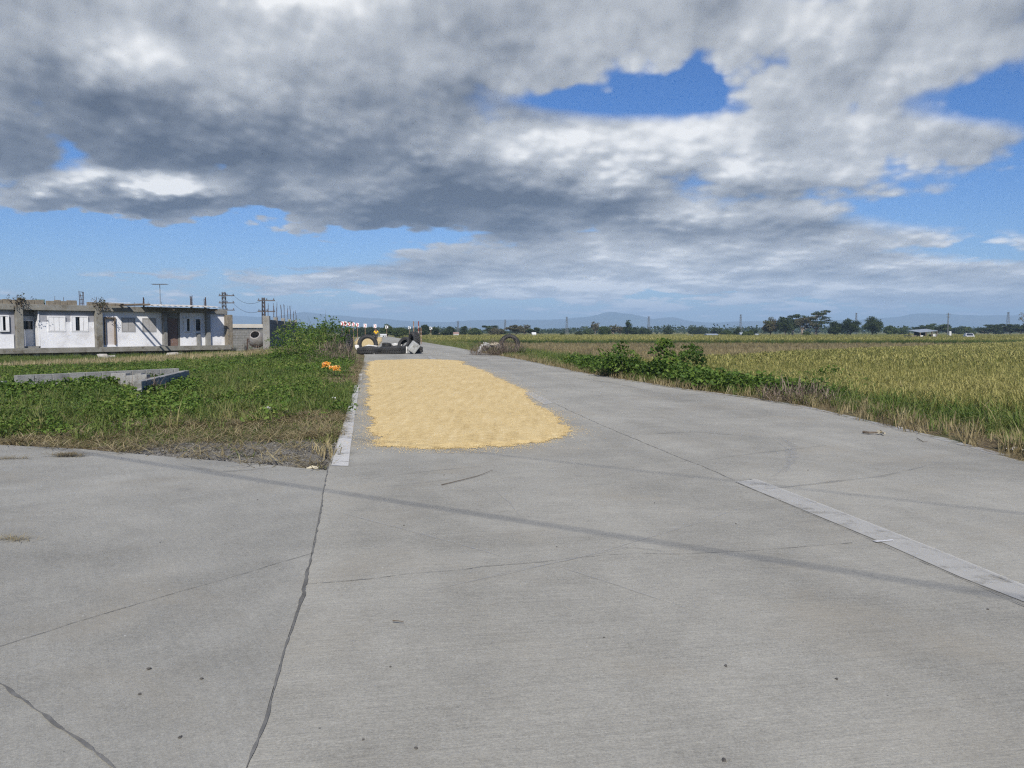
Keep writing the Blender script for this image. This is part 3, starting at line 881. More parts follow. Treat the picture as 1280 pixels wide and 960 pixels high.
# weeds that root on the roof edge, a thing each
VINE = leafmat('dry_vine', [(0, (0.09, 0.06, 0.035)), (0.5, (0.13, 0.085, 0.04)), (1, (0.08, 0.09, 0.03))])
for px, py, lb, sd in ((23, 378, 'brown withered weed growing on the roof beam above the left column', 3), (123, 381, 'rusty brown weed hanging over the beam between the two middle bays', 4)):
    s, z = fs(px, py); q = B0 + BD * s + BN * .36
    rr = np.random.default_rng(sd); pr = [leafy(sd + k, 22, .28, .5, .11) for k in range(2)]
    pts = np.stack([rr.normal(0, .25, 14), rr.normal(0, .12, 14), rr.uniform(-.55, .25, 14)], -1)
    tag(scatter('roof_shrub', pr, pts, rr.uniform(.6, 1.1, 14), rr.uniform(.1, .9, 14), VINE, seed=sd, loc=(q.x, q.y, B0.z + z)), lb, 'weed')

# television antenna behind the canopy
s, z = fs(224, 355); q = B0 + BD * s - BN * 3.0
an = thing('roof_antenna', 'thin television antenna on a mast above the corrugated canopy', 'antenna', (q.x, q.y, B0.z + BTO))
top = D(224, 355.5, q.y).z - (B0.z + BTO)
MB().tube([(0, 0, -.05), (0, 0, top)], .03, 5).build('mast', STEEL, an)
mb = MB(); mb.tube([(-.55, 0, top), (.55, 0, top)], .025, 4)
for x in np.linspace(-.5, .5, 7): mb.tube([(x, -.35, top + .02), (x, .35, top + .02)], .016, 4)
mb.build('aerial', STEEL, an)

# ------------------------------------------------------------------ low block foundation in the weeds
BLOCK = pmat('hollow_block', (0.30, 0.295, 0.28), (0.22, 0.215, 0.205), 3, 0.92, 0.5, 30, c3=(0.13, 0.128, 0.115), s3=2.0)
def block_run(mb, p0, p1, z0, z1, th, seed, rows=3):
    """courses of separate hollow blocks"""
    rnd = random.Random(seed); d = Vector((p1[0] - p0[0], p1[1] - p0[1], 0)); L = d.length; d.normalize(); a = math.atan2(d.y, d.x)
    h = (z1 - z0) / rows
    for r in range(rows):
        x = -0.2 * (r % 2)
        while x < L - .02:
            e = min(x + .39, L); b = max(x, 0)
            if e - b > .06:
                c = Vector((p0[0], p0[1], 0)) + d * (b + e) / 2
                mb.box((c.x, c.y, z0 + h * (r + .5) + rnd.uniform(-.004, .004)), (e - b - .009, th + rnd.uniform(-.008, .008), h - .008), Euler((0, 0, a + rnd.uniform(-.01, .01))), 0, .008)
            x += .40
    c = Vector((p0[0], p0[1], 0)) + d * L / 2
    mb.box((c.x, c.y, (z0 + z1) / 2 - .01), (L - .03, th - .03, z1 - z0 - .03), Euler((0, 0, a)))
ZT = 0.46
pA, pB, pC, pD = G(19, 469, ZT), G(222, 460.3, ZT), G(172, 476.5, ZT), G(233, 462.6, ZT)
mb = MB()
def loc2(p): return (p.x - pB.x, p.y - pB.y)
fd = thing('block_foundation', 'low grey hollow block foundation wall with a corner, standing among green weeds', 'wall', (pB.x, pB.y, 0))
mb = MB(); block_run(mb, loc2(pA), loc2(pB), -.14, ZT, .15, 1); mb.build('front_wall', BLOCK, fd)
mb = MB(); block_run(mb, loc2(pC), (loc2(pD)[0], loc2(pD)[1]), -.14, ZT, .15, 2); mb.build('return_wall', BLOCK, fd)
mb = MB(); rnd = random.Random(3)
for px in (153, 159, 165, 171, 177, 183, 190):
    q = G(px, 463.5 + (px - 153) * .1, ZT)
    mb.box((q.x - pB.x, q.y - pB.y - .35, .12 + rnd.uniform(-.03, .05)), (.15, .2, .62), Euler((0, 0, rnd.uniform(-.2, .2))), 0, .01)
mb.build('upright_block', BLOCK, fd)
mb = MB(); block_run(mb, (loc2(pA)[0] - 1.1, loc2(pA)[1] - .35), (loc2(pA)[0] - .15, loc2(pA)[1] - .1), -.14, .33, .15, 4); mb.build('stub_wall', BLOCK, fd)

# ------------------------------------------------------------------ tall block wall that runs along the road
w0 = G(334, 446.5, -.02); w1 = Vector((w0.x + RD.x * 17, w0.y + RD.y * 17, 0))
tw = thing('boundary_wall', 'tall grey block wall seen end on, its shaded side facing the road', 'wall', (w0.x, w0.y, 0), -RANG)
WZ = D(334, 396, w0.y).z
MB().span(-.19, .19, -.2, .22, -.3, WZ + .05, bev=.02).build('end_column', CEM, tw)
mb = MB(); rnd = random.Random(8); L = 17.0
for r in range(int(WZ / .2) + 1):
    y = .23 - (.2 if r % 2 else 0)
    while y < L:
        e = y + .4; b = max(y, .23)
        if e - b > .05: mb.box((.02 + rnd.uniform(-.004, .004), (b + e) / 2, -.2 + r * .2), (.14, e - b - .012, .19), None, 0, .006)
        y += .4
mb.span(-.03, .07, .25, L, -.3, WZ - .15)
mb.build('block_panel', pmat('dark_block', (0.20, 0.205, 0.20), (0.15, 0.155, 0.15), 3, .92, .5, 30, c3=(0.10, 0.105, 0.10), s3=1.4), tw)
for y in (4.2, 8.4, 12.6, 16.9): MB().span(-.1, .14, y - .12, y + .12, -.3, WZ + .04, bev=.015).build('column', CEM, tw)
for y, h in ((0, 0.75), (4.2, .9), (8.4, .95), (12.6, 1.0), (16.9, .8)):
    mb = MB()
    for dx, dy in ((-.09, -.09), (.09, -.09), (-.09, .09), (.09, .09)):
        hh = h * rnd.uniform(.8, 1.1); mb.tube([(dx, y + dy, WZ), (dx + rnd.uniform(-.02, .02), y + dy, WZ + hh * .6), (dx + rnd.uniform(-.08, .08), y + dy + rnd.uniform(-.05, .05), WZ + hh)], .012, 5)
    mb.build('rebar', RUST, tw)

# low white capped wall behind, mixer and rubble
lw0, lw1 = D(286, 430, 66), D(345, 430, 69)
lw = thing('plot_wall', 'distant grey block wall with a pale cap behind the cement mixer', 'wall', (lw0.x, lw0.y, -.2), math.atan2(lw1.y - lw0.y, lw1.x - lw0.x))
LL = (lw1 - lw0).length + 1.5; zt = D(300, 408, 66).z + .2
mb = MB(); rnd = random.Random(2)
for r in range(9):
    x = -.2 * (r % 2)
    while x < LL: mb.span(x, x + .385, 0, .14, r * zt / 9.6, (r + .95) * zt / 9.6, bev=.01); x += .4
mb.span(.02, LL, .03, .11, 0, zt * .93); mb.build('block_panel', CEM, lw)
MB().span(-.1, LL + .1, -.12, .26, zt * .94, zt * .94 + .32, bev=.02).build('cap', pmat('cream_cap', (0.62, 0.58, 0.50), (0.52, 0.48, 0.42), 2, .8), lw)

mx = D(321, 434, 56); sc_ = 1.0
cm = thing('cement_mixer', 'cement mixer with a tilted drum beside the end of the tall block wall', 'cement mixer', (mx.x, mx.y, -.15), 0.3)
Mt = Matrix.Translation((0, 0, 1.05)) @ Matrix.Rotation(R(52), 4, 'X') @ Matrix.Rotation(R(-12), 4, 'Y')
DRUM = pmat('cement_crusted_steel', (0.36, 0.34, 0.32), (0.27, 0.25, 0.235), 5, .8, .4, 20, c3=(0.20, 0.15, 0.12), s3=3)
MB().lathe([(.02, -.50), (.42, -.48), (.55, -.28), (.56, .05), (.36, .48), (.33, .52), (.29, .52), (.31, .46), (.5, .03), (.48, -.25), (.02, -.4)], 28, Mt).build('drum', DRUM, cm, smooth=True)
MB().lathe([(.565, -.16), (.60, -.16), (.60, -.08), (.567, -.08)], 28, Mt).build('gear_ring', RUST, cm)
mb = MB(); mb.tube([(-.62, 0, .05), (-.62, 0, 1.05)], .05, 6); mb.tube([(.62, 0, .05), (.62, 0, 1.05)], .05, 6); mb.tube([(-.62, 0, 1.05), (-.5, 0, 1.05)], .05, 6); mb.tube([(.5, 0, 1.05), (.62, 0, 1.05)], .05, 6)
mb.tube([(-.62, .5, .3), (-.62, -.5, .3)], .045, 6); mb.tube([(.62, .5, .3), (.62, -.5, .3)], .045, 6); mb.tube([(-.62, -.45, .3), (.62, -.45, .3)], .045, 6)
mb.build('frame', RUST, cm)
for x in (-.75, .75):
    wm = Matrix.Translation((x, -.1, .28)) @ Matrix.Rotation(R(90), 4, 'Y')
    w = MB().lathe([(.12, -.06), (.26, -.07), (.28, 0), (.26, .07), (.12, .06)], 18, wm).build('wheel', pmat('old_rubber', (0.035, 0.035, 0.036), (0.055, 0.053, 0.05), 8, .85), cm, smooth=True)
    MB().lathe([(.0, -.05), (.118, -.05), (.118, .05), (0, .05)], 14, wm).build('rim', RUST, w)
MB().span(.66, 1.0, .05, .5, .45, .95, bev=.04).build('engine_box', RUST, cm)

RUB = [(0.42, 0.40, 0.37), (0.30, 0.27, 0.24)]
RUBM = pmat('rubble', RUB[0], RUB[1], 3, .95, .5, 12)
for i, (px, py, Y, sz, lb) in enumerate([(302, 433, 57, .55, 'pale lump of rubble left of the cement mixer, farthest from it'), (309, 432.5, 58, .8, 'large grey lump of rubble left of the cement mixer'), (313, 435, 55, .5, 'small white lump of rubble under the mixer drum'), (326, 436, 54, .6, 'low flat lump of rubble against the tall wall end'),
        (131, 448, 48, .9, 'white broken slab lying before the second bay of the house'), (139, 447.5, 48.4, .6, 'small white broken lump before the bare door frame'), (218, 445, 51, .9, 'pale broken slab lying before the brown door'), (224, 442.5, 52, .6, 'grey broken lump right of the brown door step')]):
    q = D(px, py, Y); z = float(gz(q.x, q.y))
    tag(chunk(40 + i, (sz, sz * .7, sz * .5)).build('rubble_lump', RUBM if i > 3 else PALECON, loc=(q.x, q.y, z + sz * .16)), lb, 'rubble', 'lumps of rubble')

# ------------------------------------------------------------------ power poles and wires on the left
PO = []
for px, pt, Y, lb, rd in ((281.5, 365, 78, 'lattice power pole with crossarms behind the right end of the house', .14), (330.5, 372, 70, 'slim power pole with one crossarm behind the tall block wall', .10)):
    b_ = D(px, 440, Y); tz = D(px, pt, Y).z
    p_ = thing('power_pole', lb, 'power pole', (b_.x, b_.y, -.4)); hh = tz + .4
    mb = MB()
    for k in range(14):
        z0, z1 = hh * k / 14, hh * (k + 1) / 14; w = rd * (1.5 - .6 * k / 14)
        for (ax_, ay2, bx_, by_) in ((-1, -1, 1, -1), (1, -1, 1, 1), (1, 1, -1, 1), (-1, 1, -1, -1)):
            mb.tube([(ax_ * w, ay2 * w, z0), (bx_ * w, by_ * w, z1)], .026, 4)
            mb.tube([(ax_ * w, ay2 * w, z0), (ax_ * w, ay2 * w, z1)], .034, 4)
    mb.build('mast', pmat('dark_steel', (0.09, 0.09, 0.10), (0.13, 0.12, 0.12), 8, .7), p_)
    for dz in ((.35, 1.05, 1.75) if rd > .12 else (.25, 1.2)):
        c = MB(); c.box((.25, 0, hh - dz), (1.5, .09, .10))
        for x in (-.4, .3, .9): c.lathe([(.0, 0), (.05, 0), (.05, .1), (.0, .16)], 8, Matrix.Translation((x, 0, hh - dz + .05)))
        c.build('crossarm', MATS['dark_steel'], p_)
    PO.append((b_, hh))
WIRE = pmat('cable', (0.03, 0.03, 0.032), (0.045, 0.045, 0.045), 5, .6)
(b1, h1), (b2, h2) = PO
for i, dz in enumerate((.28, 1.1)):
    A_ = Vector((b1.x + .9, b1.y, h1 - .4 - dz)); Bq = Vector((b2.x - .2, b2.y, h2 - .4 - min(dz, 1.1)))
    pts = [A_.lerp(Bq, u / 12) - Vector((0, 0, .5 * 4 * (u / 12) * (1 - u / 12))) for u in range(13)]
    mb = MB(); mb.tube([p - A_ for p in pts], .014, 4)
    tag(mb.build('power_cable', WIRE, loc=A_), ['upper of the two sagging cables between the power poles', 'lower of the two sagging cables between the power poles'][i], 'cable')
# service cables high over the junction, behind the camera; their shadows fall across the road
def overhead(px, rad, h, lb):
    (x0, y0), (x1, y1) = [(G(a, b_).x, G(a, b_).y) for a, b_ in px]
    off = Vector((SUN_TO.x, SUN_TO.y, 0)) * (h / math.tan(SUN_EL))
    d = Vector((x1 - x0, y1 - y0, 0)); A_ = Vector((x0, y0, 0)) + off - d * 1.0; E_ = Vector((x1, y1, 0)) + off + d * 1.2
    mb = MB(); pts = []
    for u in range(25):
        k = u / 24; pts.append(Vector((0, 0, 0)).lerp(E_ - A_, k) + Vector((0, 0, h - .0 * k)))
    mb.tube(pts, rad, 6); tag(mb.build('overhead_cable', WIRE, loc=(A_.x, A_.y, 0)), lb, 'cable')
overhead([(150, 573), (1230, 741)], .0135, 8.5, 'thick bundled overhead cable crossing the junction nearest the camera')
overhead([(600, 566), (1280, 642)], .008, 8.5, 'thin overhead cable crossing the road beyond the bundled one')
# ------------------------------------------------------------------ rice grain drying on the left lane
gmt = bpy.data.materials.new('unhusked_rice'); gmt.use_nodes = True
t = NT(gmt.node_tree); gmt.node_tree.nodes.clear()
co = t.new('ShaderNodeTexCoord').outputs['Object']
mp = t.new('ShaderNodeMapping'); t.put(mp.inputs[0], co); mp.inputs['Rotation'].default_value = (0, 0, RANG); mp.inputs['Scale'].default_value = (5.0, .5, 1)
rake = t.noise(mp.outputs[0], 1.4, 4.0, .6, .3)
gr = t.noise(co, 34.0, 5.0, .8); md = t.noise(co, 9.0, 4.0, .7); bg_ = t.noise(co, .8, 4.0, .6)
f = t.add(t.mul(t.sub(gr, .5), 1.5), t.add(t.mul(t.sub(md, .5), .6), t.add(t.mul(t.sub(bg_, .5), .25), t.mul(t.sub(rake, .5), .6))))
col = t.ramp(t.add(f, .5), [(0.08, (0.28, 0.19, 0.085)), (0.36, (0.54, 0.395, 0.175)), (0.6, (0.64, 0.485, 0.235)), (0.90, (0.80, 0.67, 0.42))])
p = t.new('ShaderNodeBsdfPrincipled'); t.put(p.inputs['Base Color'], col); p.inputs['Roughness'].default_value = .8; p.inputs['Specular IOR Level'].default_value = .2
bn = t.new('ShaderNodeBump'); bn.inputs['Strength'].default_value = .5; bn.inputs['Distance'].default_value = .010
t.put(bn.inputs['Height'], t.add(gr, t.add(t.mul(md, .8), rake))); t.put(p.inputs['Normal'], bn.outputs[0])
o = t.new('ShaderNodeOutputMaterial'); t.put(o.inputs[0], p.outputs[0])
outl = g2([(459, 470), (457.5, 462), (461, 457), (459, 453.5), (470, 450.5), (490, 450), (520, 449), (548, 449.5), (572, 450.5), (580, 452.5), (578, 455), (590, 459), (602, 463), (622, 472), (640, 483), (656, 488), (653, 493), (672, 508), (692, 521), (700, 530), (710, 538), (706, 545), (692, 548), (676, 553), (655, 556), (640, 558), (612, 558), (590, 560.5), (560, 561), (530, 561), (505, 558.5), (488, 556.5), (476, 551), (470, 542), (463, 527), (465, 520), (461, 500), (462, 485)])
def grain_patch(outl, label, cell, nstray):
    xs = [p[0] for p in outl]; ys = [p[1] for p in outl]
    gxs = np.arange(min(xs) - .3, max(xs) + .3, cell); gys = np.concatenate([np.arange(min(ys) - .3, 16, .07), np.arange(max(16, min(ys) - .3), max(ys) + .5, cell * 3)])
    X2, Y2 = np.meshgrid(gxs, gys)
    ins = inside(outl, X2, Y2); dd = dist(outl, X2, Y2, True)
    edge = np.where(ins, dd, -dd) + 0.06 + 0.34 * (fbm(X2, Y2, .8, 11, 4) - .5) + .16 * (vnoise(X2, Y2, .16, 4) - .5)
    ang = X2 * .35 + Y2
    ridge = .005 * np.sin((X2 * RD.y - Y2 * RD.x) * 2 * math.pi / .33 + 4 * fbm(X2, Y2, 2.0, 2)) + .006 * (vnoise(X2, Y2, .12, 6) - .5) + .004 * (vnoise(X2, Y2, .5, 8) - .5)
    Z2 = .004 + (np.clip(edge, 0, .32) / .32) ** 1.6 * (.022 + ridge)
    keep = edge > 0.0
    nyy, nxx = X2.shape
    q = keep[:-1, :-1] & keep[1:, :-1] & keep[:-1, 1:] & keep[1:, 1:]
    jj, ii = np.nonzero(q); a = jj * nxx + ii
    used = np.unique(np.concatenate([a, a + 1, a + nxx, a + nxx + 1])); remap = np.full(nxx * nyy, -1); remap[used] = np.arange(len(used))
    V = np.stack([X2, Y2, Z2], -1).reshape(-1, 3)[used]
    Fq = np.stack([remap[a], remap[a + 1], remap[a + nxx + 1], remap[a + nxx]], -1)
    # single grains scattered round the rim
    rng = np.random.default_rng(5); n = nstray
    gx1 = rng.uniform(min(xs) - .4, max(xs) + .5, n * 7); gy1 = min(ys) - .4 + (max(ys) - min(ys) + .6) * rng.random(n * 7) ** 1.8
    ed = np.where(inside(outl, gx1, gy1), 1, -1) * dist(outl, gx1, gy1, True) + 0.34 * (fbm(gx1, gy1, .8, 11, 4) - .5)
    k_ = (ed < .10) & (rng.random(len(ed)) < np.exp(-np.abs(np.minimum(ed, 0)) / .12) * .9); gx1, gy1 = gx1[k_][:n], gy1[k_][:n]
    m = len(gx1); az = rng.uniform(0, 6.28, m); ln_ = rng.uniform(.007, .013, m); w_ = .005
    c, s_ = np.cos(az), np.sin(az)
    v0 = np.stack([gx1 - c * ln_, gy1 - s_ * ln_, np.full(m, .006)], -1); v1 = np.stack([gx1 + c * ln_, gy1 + s_ * ln_, np.full(m, .006)], -1)
    v2 = np.stack([gx1 - s_ * w_, gy1 + c * w_, np.full(m, .011)], -1); v3 = np.stack([gx1 + s_ * w_, gy1 - c * w_, np.full(m, .011)], -1)
    base = len(V) + np.arange(m) * 4
    Vall = np.concatenate([V, np.stack([v0, v1, v2, v3], 1).reshape(-1, 3)])
    Fs = [tuple(f) for f in Fq.tolist()] + [t_ for b_ in base.tolist() for t_ in ((b_, b_ + 3, b_ + 2), (b_ + 3, b_ + 1, b_ + 2))]
    me = bpy.data.meshes.new('drying_grain'); me.from_pydata(Vall.tolist(), [], Fs)
    me.materials.append(gmt); me.update()
    o = bpy.data.objects.new('drying_grain', me); COL.objects.link(o)
    return tag(o, label, 'grain', kind='stuff')
grain_patch(outl, 'golden unhusked rice grain spread out to dry on the left lane before the tyre barrier', .042, 60000)
grain_patch(g2([(446, 434), (441, 429), (446, 423.5), (458, 421.3), (472, 421), (479, 422), (478, 427), (474, 433)]), 'far patch of drying grain on the lane behind the tyre barrier', .3, 500)
rng = np.random.default_rng(3)
STRAWC = leafmat('straw', [(0, (0.24, 0.17, 0.075)), (0.5, (0.40, 0.30, 0.14)), (1, (0.52, 0.43, 0.24))], .15)

# ------------------------------------------------------------------ tyres and concrete lumps that bar the road
RUBBER = pmat('weathered_rubber', (0.030, 0.030, 0.031), (0.045, 0.044, 0.043), 3, .8, .3, 25, c3=(0.075, 0.071, 0.065), s3=1.6)
def tyre_mesh(Ro, wdt, seed=0, rin=None, arc=1.0, sag=0.0):
    """heavy tyre, axis along Z, resting on z=0: carcass with an open bead and raised tread lugs"""
    ri = rin or Ro * .60; h = wdt / 2; n = 48
    prof = [(ri, -h * .62), (ri + .03, -h * .72), (ri + (Ro - ri) * .45, -h), (Ro - .07, -h * .92), (Ro - .025, -h * .72), (Ro - .025, h * .72), (Ro - .07, h * .92), (ri + (Ro - ri) * .45, h), (ri + .03, h * .72), (ri, h * .62), (ri + .02, h * .5), (Ro - .09, h * .6), (Ro - .09, -h * .6), (ri + .02, -h * .5)]
    mb = MB(); vs = []
    m = int(n * arc)
    full = arc >= .999
    for (r, z) in prof:
        for k in range(m + (0 if full else 1)):
            a = 2 * math.pi * k / n
            vs.append((r * math.cos(a), r * math.sin(a), z + sag * math.cos(2 * a + seed) * (r / Ro)))
    cols = m + (0 if full else 1); fs_ = []
    for i in range(len(prof)):
        j = (i + 1) % len(prof)
        for k in range(m):
            k2 = (k + 1) % cols
            fs_.append((i * cols + k, i * cols + k2, j * cols + k2, j * cols + k))
    if not full:
        fs_.append([i * cols for i in range(len(prof))]); fs_.append([i * cols + m for i in range(len(prof))][::-1])
    mb.raw(vs, fs_)
    lugs = 34
    for k in range(int(lugs * arc)):
        for sgn in (-1, 1):
            a = 2 * math.pi * (k + (.5 if sgn > 0 else 0.15)) / lugs
            c_ = Vector((math.cos(a) * (Ro - .012), math.sin(a) * (Ro - .012), sgn * h * .42 + sag * math.cos(2 * a + seed)))
            mb.box(c_, (.055, 2 * math.pi * Ro / lugs * .58, h * .74), Euler((sgn * .35, 0, a), 'XYZ'), 0, .012)
    return mb
def place_tyre(px, py, Y, Ro, wdt, rot, label, seed=0, rin=None, arc=1.0, sag=0.0, name='old_tyre', group='old tyres that bar the road', raise_=0.0):
    q = D(px, py, Y); o = tyre_mesh(Ro, wdt, seed, rin, arc, sag).build(name, RUBBER, smooth=False)
    o.location = (q.x, q.y, q.z + raise_); o.rotation_euler = rot
    return tag(o, label, 'tyre', group)
TY = 52.0
mpx = TY / F                             # metres per pixel of the photograph there
place_tyre(459.6, 430.6, TY + .9, 12.6 * mpx, .40, (R(90), 0, R(6)), 'tyre standing upright and face on behind the white slab, grain seen through its hole', 1, 7.6 * mpx)
place_tyre(431, 431.5, TY + .6, 14.5 * mpx, .55, (R(78), 0, R(-52)), 'large tyre leaning among the weeds, leftmost of the barrier tyres', 2, 8.6 * mpx)
place_tyre(461.5, 438.2, TY - .6, 14.8 * mpx, .46, (R(2), R(2), 0), 'tyre lying flat in front of the white slab, sagging in the middle', 3, 9 * mpx, sag=.05)
place_tyre(491, 437.4, TY - .3, 16.2 * mpx, .50, (R(1), R(-3), 1.0), 'widest tyre lying flat in the middle of the barrier row', 4, 9.6 * mpx, sag=.02)
place_tyre(517.3, 427.6, TY + .35, 13.0 * mpx, .46, (R(86), 0, R(-62)), 'fat tyre standing upright and turned aside behind the tilted concrete block', 5, 7.0 * mpx)
place_tyre(506.2, 430.2, TY + .25, 8.8 * mpx, .46, (R(58), R(8), R(-38)), 'tyre leaning back against the upright fat tyre, left of the tilted concrete block', 9, 4.6 * mpx)
place_tyre(520.5, 437.2, TY - .1, 7.8 * mpx, .42, (0, R(-3), .6), 'small tyre lying flat at the right end of the barrier row', 6, 4.6 * mpx)
place_tyre(483.8, 432.0, TY - .2, 6.2 * mpx, .34, (R(8), R(4), 2.1), 'torn piece of tyre lying on top of the widest flat tyre', 7, 3.4 * mpx, .62)
place_tyre(637, 430.8, 51.5, 12.8 * .0515, .42, (R(90), 0, R(9)), 'tyre standing upright in the right verge behind a heap of dry brush', 8, 8.0 * .0515, group='old tyres that bar the road')

CONC = PALECON
def block(name, px, py, Y, size, rot, label, seed=None, mat=None, cat='concrete block'):
    q = D(px, py, Y)
    mb = chunk(seed, size, rot=rot) if seed is not None else MB().box((0, 0, 0), size, rot, 0, min(size) * .12)
    return tag(mb.build(name, mat or CONC, loc=q), label, cat, 'broken concrete in the barrier')
WHCON = pmat('whitewashed_concrete', (0.66, 0.65, 0.62), (0.52, 0.51, 0.49), 5, .9, .5, 18, c3=(0.34, 0.33, 0.31), s3=2.2)
block('concrete_block', 460.5, 434.3, TY + .15, (1.30, .30, .42), Euler((0, R(1), 0)), 'long white concrete slab lying behind the sagging flat tyre', 61, WHCON)
block('concrete_block', 447.2, 436.6, TY + .1, (.30, .35, .62), Euler((0, R(-8), 0)), 'upright white concrete lump at the left end of the white slab', 62, WHCON)
block('concrete_block', 495.5, 432.2, TY + .5, (.75, .4, .40), Euler((0, R(-6), .2)), 'white concrete slab behind the widest flat tyre', 63, WHCON)
block('concrete_block', 517, 434.0, TY - 1.0, (.50, .50, .66), Euler((R(14), R(34), R(28))), 'pale cube of concrete tilted on its corner against the standing fat tyre', None, PALECON)
block('marker_post', 508.4, 437.3, TY - .85, (.085, .085, .42), Euler((0, R(2), 0)), 'short white post stub beside the tilted concrete cube', None, WHCON, 'post')
for i, (px, py, Y, sz, lb) in enumerate([(465, 442.3, 51, .16, 'small white crumb of concrete before the sagging flat tyre'), (468.5, 442.6, 50.6, .12, 'tiny white crumb of concrete right of the other before the flat tyre')]):
    q = G(px, py, 0); tag(chunk(70 + i, (sz, sz * .8, sz * .6)).build('concrete_crumb', WHCON, loc=(q.x, q.y, sz * .2)), lb, 'rubble', 'broken concrete in the barrier')
for i, (px, py, sz, rot, lb, mt) in enumerate([(601.5, 436.5, (.32, .3, .62), (0, .5, .2), 'thin white broken slab standing tilted at the left end of the brush heap', WHCON), (606.5, 434.5, (.45, .3, .40), (.2, -.4, .5), 'pale grey broken lump beside the tilted white slab', PALECON), (611, 432.3, (.75, .4, .36), (0, .2, 0), 'cracked grey concrete lump in the middle of the brush heap', PALECON),
        (618, 429.8, (.60, .4, .22), (0, .1, .3), 'flat cream concrete piece on top of the brush heap', pmat('cream_concrete', (0.60, 0.52, 0.38), (0.48, 0.42, 0.31), 4, .9)), (622.5, 432, (.4, .4, .3), (.3, .2, .1), 'small grey concrete lump left of the standing right tyre', PALECON)]):
    q = D(px, py, 50.3 - i * .2); tag(chunk(80 + i, sz, rot=Euler(rot)).build('broken_concrete', mt, loc=q), lb, 'rubble', 'broken concrete in the right verge')

# ------------------------------------------------------------------ signs at the far bend
RED = pmat('sign_red', (0.50, 0.03, 0.05), (0.42, 0.025, 0.045), 6, .5)
SWHITE = pmat('sign_white', (0.82, 0.82, 0.82), (0.74, 0.74, 0.75), 4, .5)
SBLACK = pmat('sign_black', (0.04, 0.04, 0.045), (0.06, 0.06, 0.06), 4, .5)
POSTM = pmat('orange_post', (0.27, 0.17, 0.10), (0.22, 0.135, 0.085), 6, .7)
def chevron_sign(px, pyc, Y, wpx, hpx, n, mat, label, flip=1, bgm=None, rot=0.15):
    q = D(px, pyc, Y); w, h = wpx * Y / F, hpx * Y / F; cz = q.z + .4
    s_ = thing('chevron_sign', label, 'road sign', (q.x, q.y, -.4), rot, 'curve signs along the far bend')
    for dx in ((-.3 * w, .3 * w) if n > 1 else (0,)):
        MB().tube([(dx, .07, 0), (dx, .07, cz + h * .3)], .05, 6).build('post', POSTM, s_)
    pn = MB().box((0, 0, cz), (w, .03, h), None, 0, .01).build('panel', bgm or SWHITE, s_)
    for k in range(n):
        c0 = -w / 2 + w * (k + .5) / n; a = w / n * .30; b_ = w / n * .22; hh = h * .46; mb = MB()
        f_ = flip
        pts = [(c0 - f_ * (a + b_) * .9, hh), (c0 + f_ * (b_ - a) * .9, hh), (c0 + f_ * (a + b_) * .9, 0), (c0 + f_ * (b_ - a) * .9, -hh), (c0 - f_ * (a + b_) * .9, -hh), (c0 + f_ * (a - b_) * .9, 0)]
        vs = [(x, -.019, cz + z) for x, z in pts] + [(x, -.027, cz + z) for x, z in pts]
        mb.raw(vs, [tuple(range(5, -1, -1)), tuple(range(6, 12))] + [(i, (i + 1) % 6, 6 + (i + 1) % 6, 6 + i) for i in range(6)])
        mb.build('chevron', mat, pn)
chevron_sign(429.7, 404.6, 106, 7.4, 5.4, 2, RED, 'widest red and white sign with two chevrons, leftmost at the bend')
chevron_sign(436.4, 405.2, 118, 4.0, 4.8, 1, RED, 'red chevron sign right next to the widest double sign')
chevron_sign(441.6, 405.6, 126, 3.8, 4.8, 1, RED, 'red chevron sign, third from the left at the bend')
chevron_sign(446.7, 406.1, 134, 3.7, 4.8, 1, RED, 'red chevron sign, last of the close row of four at the bend')
chevron_sign(456.4, 407.0, 146, 3.6, 4.6, 1, RED, 'red chevron sign standing alone above the upright tyre', .6)
chevron_sign(468.8, 407.6, 156, 3.4, 4.4, 1, RED, 'red chevron sign just above the rider in yellow', .6)
chevron_sign(483.4, 408.8, 166, 3.4, 3.6, 1, SBLACK, 'white sign with a dark arrow right of the rider in yellow', -1)
chevron_sign(511.8, 409.6, 176, 3.0, 3.2, 1, SBLACK, 'white sign with a dark arrow just left of the slim red marker rods', -1)
chevron_sign(538.6, 410.3, 186, 3.2, 3.6, 1, SBLACK, 'white sign with a dark arrow right of the slim red marker rods', -1)
for px, pt, pb, Y, r, mt, lb in [(517.0, 401.5, 421, 84, .055, 'r', 'slim red and white rod left of the standing fat tyre top'), (523.2, 401.5, 420, 84, .06, 'd', 'dark red rod just behind the standing fat tyre'), (526.3, 409.5, 420, 88, .05, 'r', 'shortest red rod right of the standing fat tyre')]:
    q = D(px, pt, Y); s_ = thing('marker_rod', lb, 'marker post', (q.x, q.y, -.3), 0, 'marker rods at the barrier'); hh = q.z + .3
    MB().tube([(0, 0, 0), (0, 0, hh)], r, 6).build('rod', POSTM if mt == 'r' else pmat('dark_red_rod', (0.22, 0.06, 0.05), None, 5, .7), s_)
    for k in range(3): MB().tube([(0, 0, hh * (.35 + .2 * k)), (0, 0, hh * (.42 + .2 * k))], r + .008, 6).build('band', pmat('faded_band', (0.42, 0.30, 0.26), None, 5, .7), s_)

